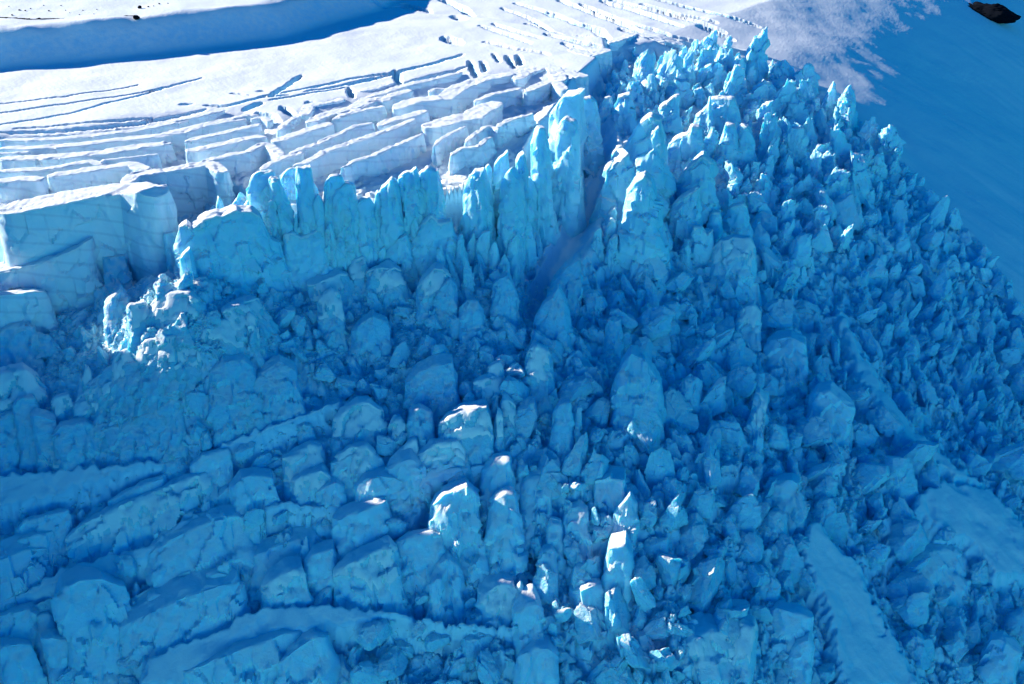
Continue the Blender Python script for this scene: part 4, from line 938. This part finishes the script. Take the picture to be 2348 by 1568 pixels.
for u, v, w, h, kind, seed in scat:
    seed = int(seed); r = np.random.default_rng(seed)
    nm, cat, grp = SPEC[kind]
    yaw = r.normal(0, .5)
    if kind in ('serac', 'sliver', 'splinter'):
        tp = r.uniform(.0, .42)
        kw = dict(depth=r.uniform(.45, .8), e=r.uniform(2.6, 5), cuts=14, cutlo=.55, roll=.15, taper=tp, lean=(r.normal(0, .1), r.normal(-.05, .1)), rough=.15, flute=.09, up=.1, sink=.42); yaw += .5
        shape = 'pointed' if tp > .3 else 'blunt-topped' if tp > .15 else 'broad-topped'
    elif kind in ('block', 'shard', 'flake'):
        kw = dict(depth=r.uniform(.4, 1.4), e=r.uniform(3.5, 8), cuts=16, roll=.4, taper=r.uniform(0, .3), lean=(r.normal(0, .25), r.normal(-.15, .2)), rough=.07, cutlo=.5, cuthi=.88, sink=.4)
        shape = 'angular' if r.random() < .5 else 'wedge-shaped'
    elif kind == 'rib':
        kw = dict(depth=r.uniform(.35, .6), e=r.uniform(2.4, 4), cuts=14, roll=.3, taper=r.uniform(.1, .45), lean=(r.normal(-.15, .2), r.normal(-.15, .1)), rough=.06, flute=.08, cutlo=.6)
        yaw = r.normal(-.9, .35); h *= 1.1; w *= .8; shape = 'upright'
    elif kind == 'long':
        kw = dict(depth=r.uniform(.4, .6), e=r.uniform(3, 6), cuts=14, roll=.15, rough=.06, lean=(0, r.normal(-.2, .2)), sink=.4); yaw = r.normal(.45, .2); w *= 1.4; shape = 'low'
    else:
        kw = dict(depth=r.uniform(.5, 1.5), e=r.uniform(2.3, 5), cuts=18, roll=.5, rough=.08, cutlo=.5, lean=(r.normal(0, .2), r.normal(-.15, .2)), sink=.45)
        shape = 'rounded' if kw['e'] < 2.9 else 'blocky'
    kw['back'] = .15 if kind == 'serac' else .55
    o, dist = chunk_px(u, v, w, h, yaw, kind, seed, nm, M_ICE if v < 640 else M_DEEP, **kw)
    size = 'small' if w < 30 else 'mid-sized' if w < 50 else 'large'
    lm = min(LAND, key=lambda L: (L[0][0]-u)**2+(L[0][1]-v)**2)
    du, dv = u-lm[0][0], (v-lm[0][1])*1.4
    rel = ('uphill of' if dv < 0 else 'downhill of') if abs(dv) > abs(du) else ('west of' if du < 0 else 'east of')
    pend.setdefault((size, shape, cat, rel, lm[1]), []).append((math.hypot(du, dv), o, grp))
for (size, shape, cat, rel, lm), L in pend.items():
    L.sort(key=lambda t: t[0])
    for i, (_, o, grp) in enumerate(L):
        if len(L) == 1: lab = f'{size} {shape} blue {cat} {rel} {lm}'
        else: lab = f'{size} {shape} blue {cat}, {"first" if i == 0 else ORD[min(i, 13)]} one {rel} {lm}'
        tag(o, lab, cat, grp)
from collections import Counter
print('COUNTS', Counter(o.name.split('.')[0] for o in things), len(things))

# ------------------------------------------------------------------ fine rubble: one mass
def rubble(name, n, zone, wlo, whi, seed, mat):
    r = np.random.default_rng(seed)
    pl = np.array(zone); lo, hi = pl.min(0), pl.max(0)
    u = r.uniform(lo[0], hi[0], n*2); v = r.uniform(lo[1], hi[1], n*2)
    ok = poly_sd(u, v, zone) > 0
    for p in RAMPS.values(): ok &= poly_sd(u, v, p) < -2
    u, v = u[ok][:n], v[ok][:n]; n = len(u)
    vs, f = CS[3]; nv = len(vs)
    rd = np.stack([ray(a, b) for a, b in zip(u, v)])
    P = np.empty((n, 3))
    for i in range(n): P[i] = hit(u[i], v[i], -3.0)
    P[:, 2] = floor_at(P[:, 0], P[:, 1])
    d = P @ FW
    w = (wlo*(whi/wlo)**(r.random(n)**2))*d/FPX
    all_v = np.empty((n, nv, 3), np.float32)
    proto = []
    for k in range(24):
        p, _ = chunk_verts(3, np.array([1, r.uniform(.6, 1), r.uniform(.5, .9)]), seed+k, e=3.5, cuts=8, rough=.05); proto.append(p)
    for i in range(n):
        p = proto[int(r.integers(24))]
        a = r.uniform(0, 6.28); b = r.normal(0, .4)
        ca, sa, cb, sb = math.cos(a), math.sin(a), math.cos(b), math.sin(b)
        M = np.array([[ca, -sa, 0], [sa, ca, 0], [0, 0, 1]]) @ np.array([[1, 0, 0], [0, cb, -sb], [0, sb, cb]])
        all_v[i] = (p @ M.T)*w[i] + P[i] + np.array([0, 0, w[i]*.15])
    fq = (f[None]+(np.arange(n)*nv)[:, None, None]).reshape(-1, 4)
    o = make_mesh(name, all_v.reshape(-1, 3), fq, mat, smooth=False)
    o['kind'] = 'stuff'; o['label'] = 'fine broken ice rubble filling the gaps between blocks'
    return o
RZ = [(-20, 690), (240, 610), (700, 660), (1210, 620), (1330, 540), (1450, 330), (1640, 110), (1850, 190), (1985, 295), (2060, 376), (2150, 470), (2235, 550), (2300, 645), (2370, 760), (2370, 1590), (-20, 1590)]
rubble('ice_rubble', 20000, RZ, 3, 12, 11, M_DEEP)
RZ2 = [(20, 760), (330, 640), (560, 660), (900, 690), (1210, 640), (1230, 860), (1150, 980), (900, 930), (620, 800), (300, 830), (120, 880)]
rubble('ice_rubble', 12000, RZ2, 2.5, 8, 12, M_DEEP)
# ------------------------------------------------------------------ the far bank: moraine line, stones and the dark outcrop
def far_hit(u, v): return hit(u, v, 0)
o = loft('moraine', [tuple(far_hit(u, v)) for u, v in [(-60, 36), (0, 40), (70, 44), (150, 42), (230, 38), (310, 36)]] , 3.2, M_ROCK, 901, p=2, drop=3.5, rough=.4)
tag(o, 'thin dark line of stones along the crest of the far snow bank', 'moraine')
def stone(u, v, w, lab, grp=None):
    g = hit(u, v); d = g @ FW; s = w*d/FPX
    p, f = chunk_verts(9, np.array([s, s, s*.8]), int(u*13+v), e=2.6, cuts=8)
    o = make_mesh('stone', p, f, M_ROCK); o.location = (g[0], g[1], g[2]+s*.15)
    tag(o, lab, 'stone', grp)
stone(313, 42, 14, 'dark stone standing up from the moraine line on the far bank')
stone(320, 18, 9, 'dark stone lying alone beyond the moraine line on the far snow')
for u, v, w in [(20, 16, 4), (45, 24, 5), (58, 25, 4), (70, 20, 3), (100, 13, 3), (112, 25, 4), (140, 13, 3), (150, 24, 3), (160, 30, 3), (190, 24, 3), (222, 22, 3), (340, 16, 4), (352, 14, 3), (365, 9, 4), (385, 8, 3), (215, 33, 3), (28, 35, 4), (182, 34, 3)]:
    stone(u, v, w, 'tiny dark stone lying on the bright far snow behind the moraine line', 'tiny stones on the far snow')
def outcrop():
    g = hit(2250, 26); d = g @ FW; k = d/FPX
    p, f = chunk_verts(24, np.array([165*k, 60*k, 40*k]), 77, e=2.6, cuts=10, rough=.12)
    a = R(-37); c, s = math.cos(a), math.sin(a)
    p = np.stack([p[:, 0]*c-p[:, 1]*s, p[:, 0]*s+p[:, 1]*c, p[:, 2]], 1)
    o = make_mesh('rock_outcrop', p, f, M_ROCK); o.location = (g[0], g[1], g[2]-2*k)
    tag(o, 'dark bare rock outcrop sticking out of the shaded upper snow', 'rock outcrop')
outcrop()
# ------------------------------------------------------------------ world, sun, camera
def world():
    w = bpy.data.worlds.new('World'); bpy.context.scene.world = w; w.use_nodes = True
    N, L = w.node_tree.nodes, w.node_tree.links; bg = N['Background']
    sky = N.new('ShaderNodeTexSky'); sky.sky_type = 'NISHITA'; sky.sun_disc = False
    sky.sun_elevation = SUN_EL; sky.sun_rotation = SUN_AZ; sky.altitude = 2500; sky.air_density = 1.0; sky.dust_density = .2; sky.ozone_density = 3.0
    hs = N.new('ShaderNodeHueSaturation'); hs.inputs['Saturation'].default_value = SKY_SAT; hs.inputs['Value'].default_value = 1.0; hs.inputs['Hue'].default_value = SKY_HUE
    L.new(sky.outputs[0], hs.inputs['Color']); mx = N.new('ShaderNodeMix'); mx.data_type = 'RGBA'; mx.blend_type = 'MULTIPLY'; mx.inputs['Factor'].default_value = 1
    L.new(hs.outputs[0], mx.inputs['A']); tc = N.new('ShaderNodeTexCoord'); sp = N.new('ShaderNodeSeparateXYZ'); L.new(tc.outputs['Generated'], sp.inputs[0])
    mr = N.new('ShaderNodeMapRange'); mr.interpolation_type = 'SMOOTHSTEP'; L.new(sp.outputs['Z'], mr.inputs[0]); mr.inputs[1].default_value = 0; mr.inputs[2].default_value = .32
    ex = N.new('ShaderNodeMath'); ex.operation = 'MULTIPLY_ADD'; L.new(sp.outputs['X'], ex.inputs[0]); ex.inputs[1].default_value = 1.1; ex.inputs[2].default_value = .0; ex.use_clamp = True
    fa = N.new('ShaderNodeMath'); fa.operation = 'ADD'; fa.use_clamp = True; L.new(mr.outputs[0], fa.inputs[0]); L.new(ex.outputs[0], fa.inputs[1])
    tm = N.new('ShaderNodeMix'); tm.data_type = 'RGBA'; L.new(fa.outputs[0], tm.inputs['Factor']); tm.inputs['A'].default_value = SKY_LOW; tm.inputs['B'].default_value = SKY_TINT; L.new(tm.outputs['Result'], mx.inputs['B']); L.new(mx.outputs['Result'], bg.inputs['Color']); bg.inputs['Strength'].default_value = SKY_STR
SKY_SAT, SKY_HUE, SKY_STR, SUN_STR, EXPO = 1.7, .5, .108, 4.9, .95
SKY_TINT = (.0, .66, .84, 1); SKY_LOW = (1.1, 2.75, 3.0, 1)
world()
sl = bpy.data.lights.new('sun', 'SUN'); sl.energy = SUN_STR; sl.angle = R(.5); sl.color = (1, .96, .82)
so = bpy.data.objects.new('sun', sl); C.objects.link(so)
from mathutils import Vector
sd = Vector((math.sin(SUN_AZ)*math.cos(SUN_EL), math.cos(SUN_AZ)*math.cos(SUN_EL), math.sin(SUN_EL)))
so.rotation_euler = (-sd).to_track_quat('-Z', 'Y').to_euler(); so.location = sd*2000
cam = bpy.data.cameras.new('camera'); co_ = bpy.data.objects.new('camera', cam); C.objects.link(co_)
cam.sensor_width = 36; cam.lens = 36*FPX/2347; cam.clip_end = 9000; cam.clip_start = 1
co_.rotation_euler = (math.pi/2-PITCH, 0, 0)
sc = bpy.context.scene; sc.camera = co_
sc.view_settings.view_transform = 'Standard'; sc.view_settings.look = 'None'; sc.view_settings.exposure = EXPO; sc.view_settings.gamma = 1
sc.cycles.max_bounces = 6; sc.cycles.diffuse_bounces = 4
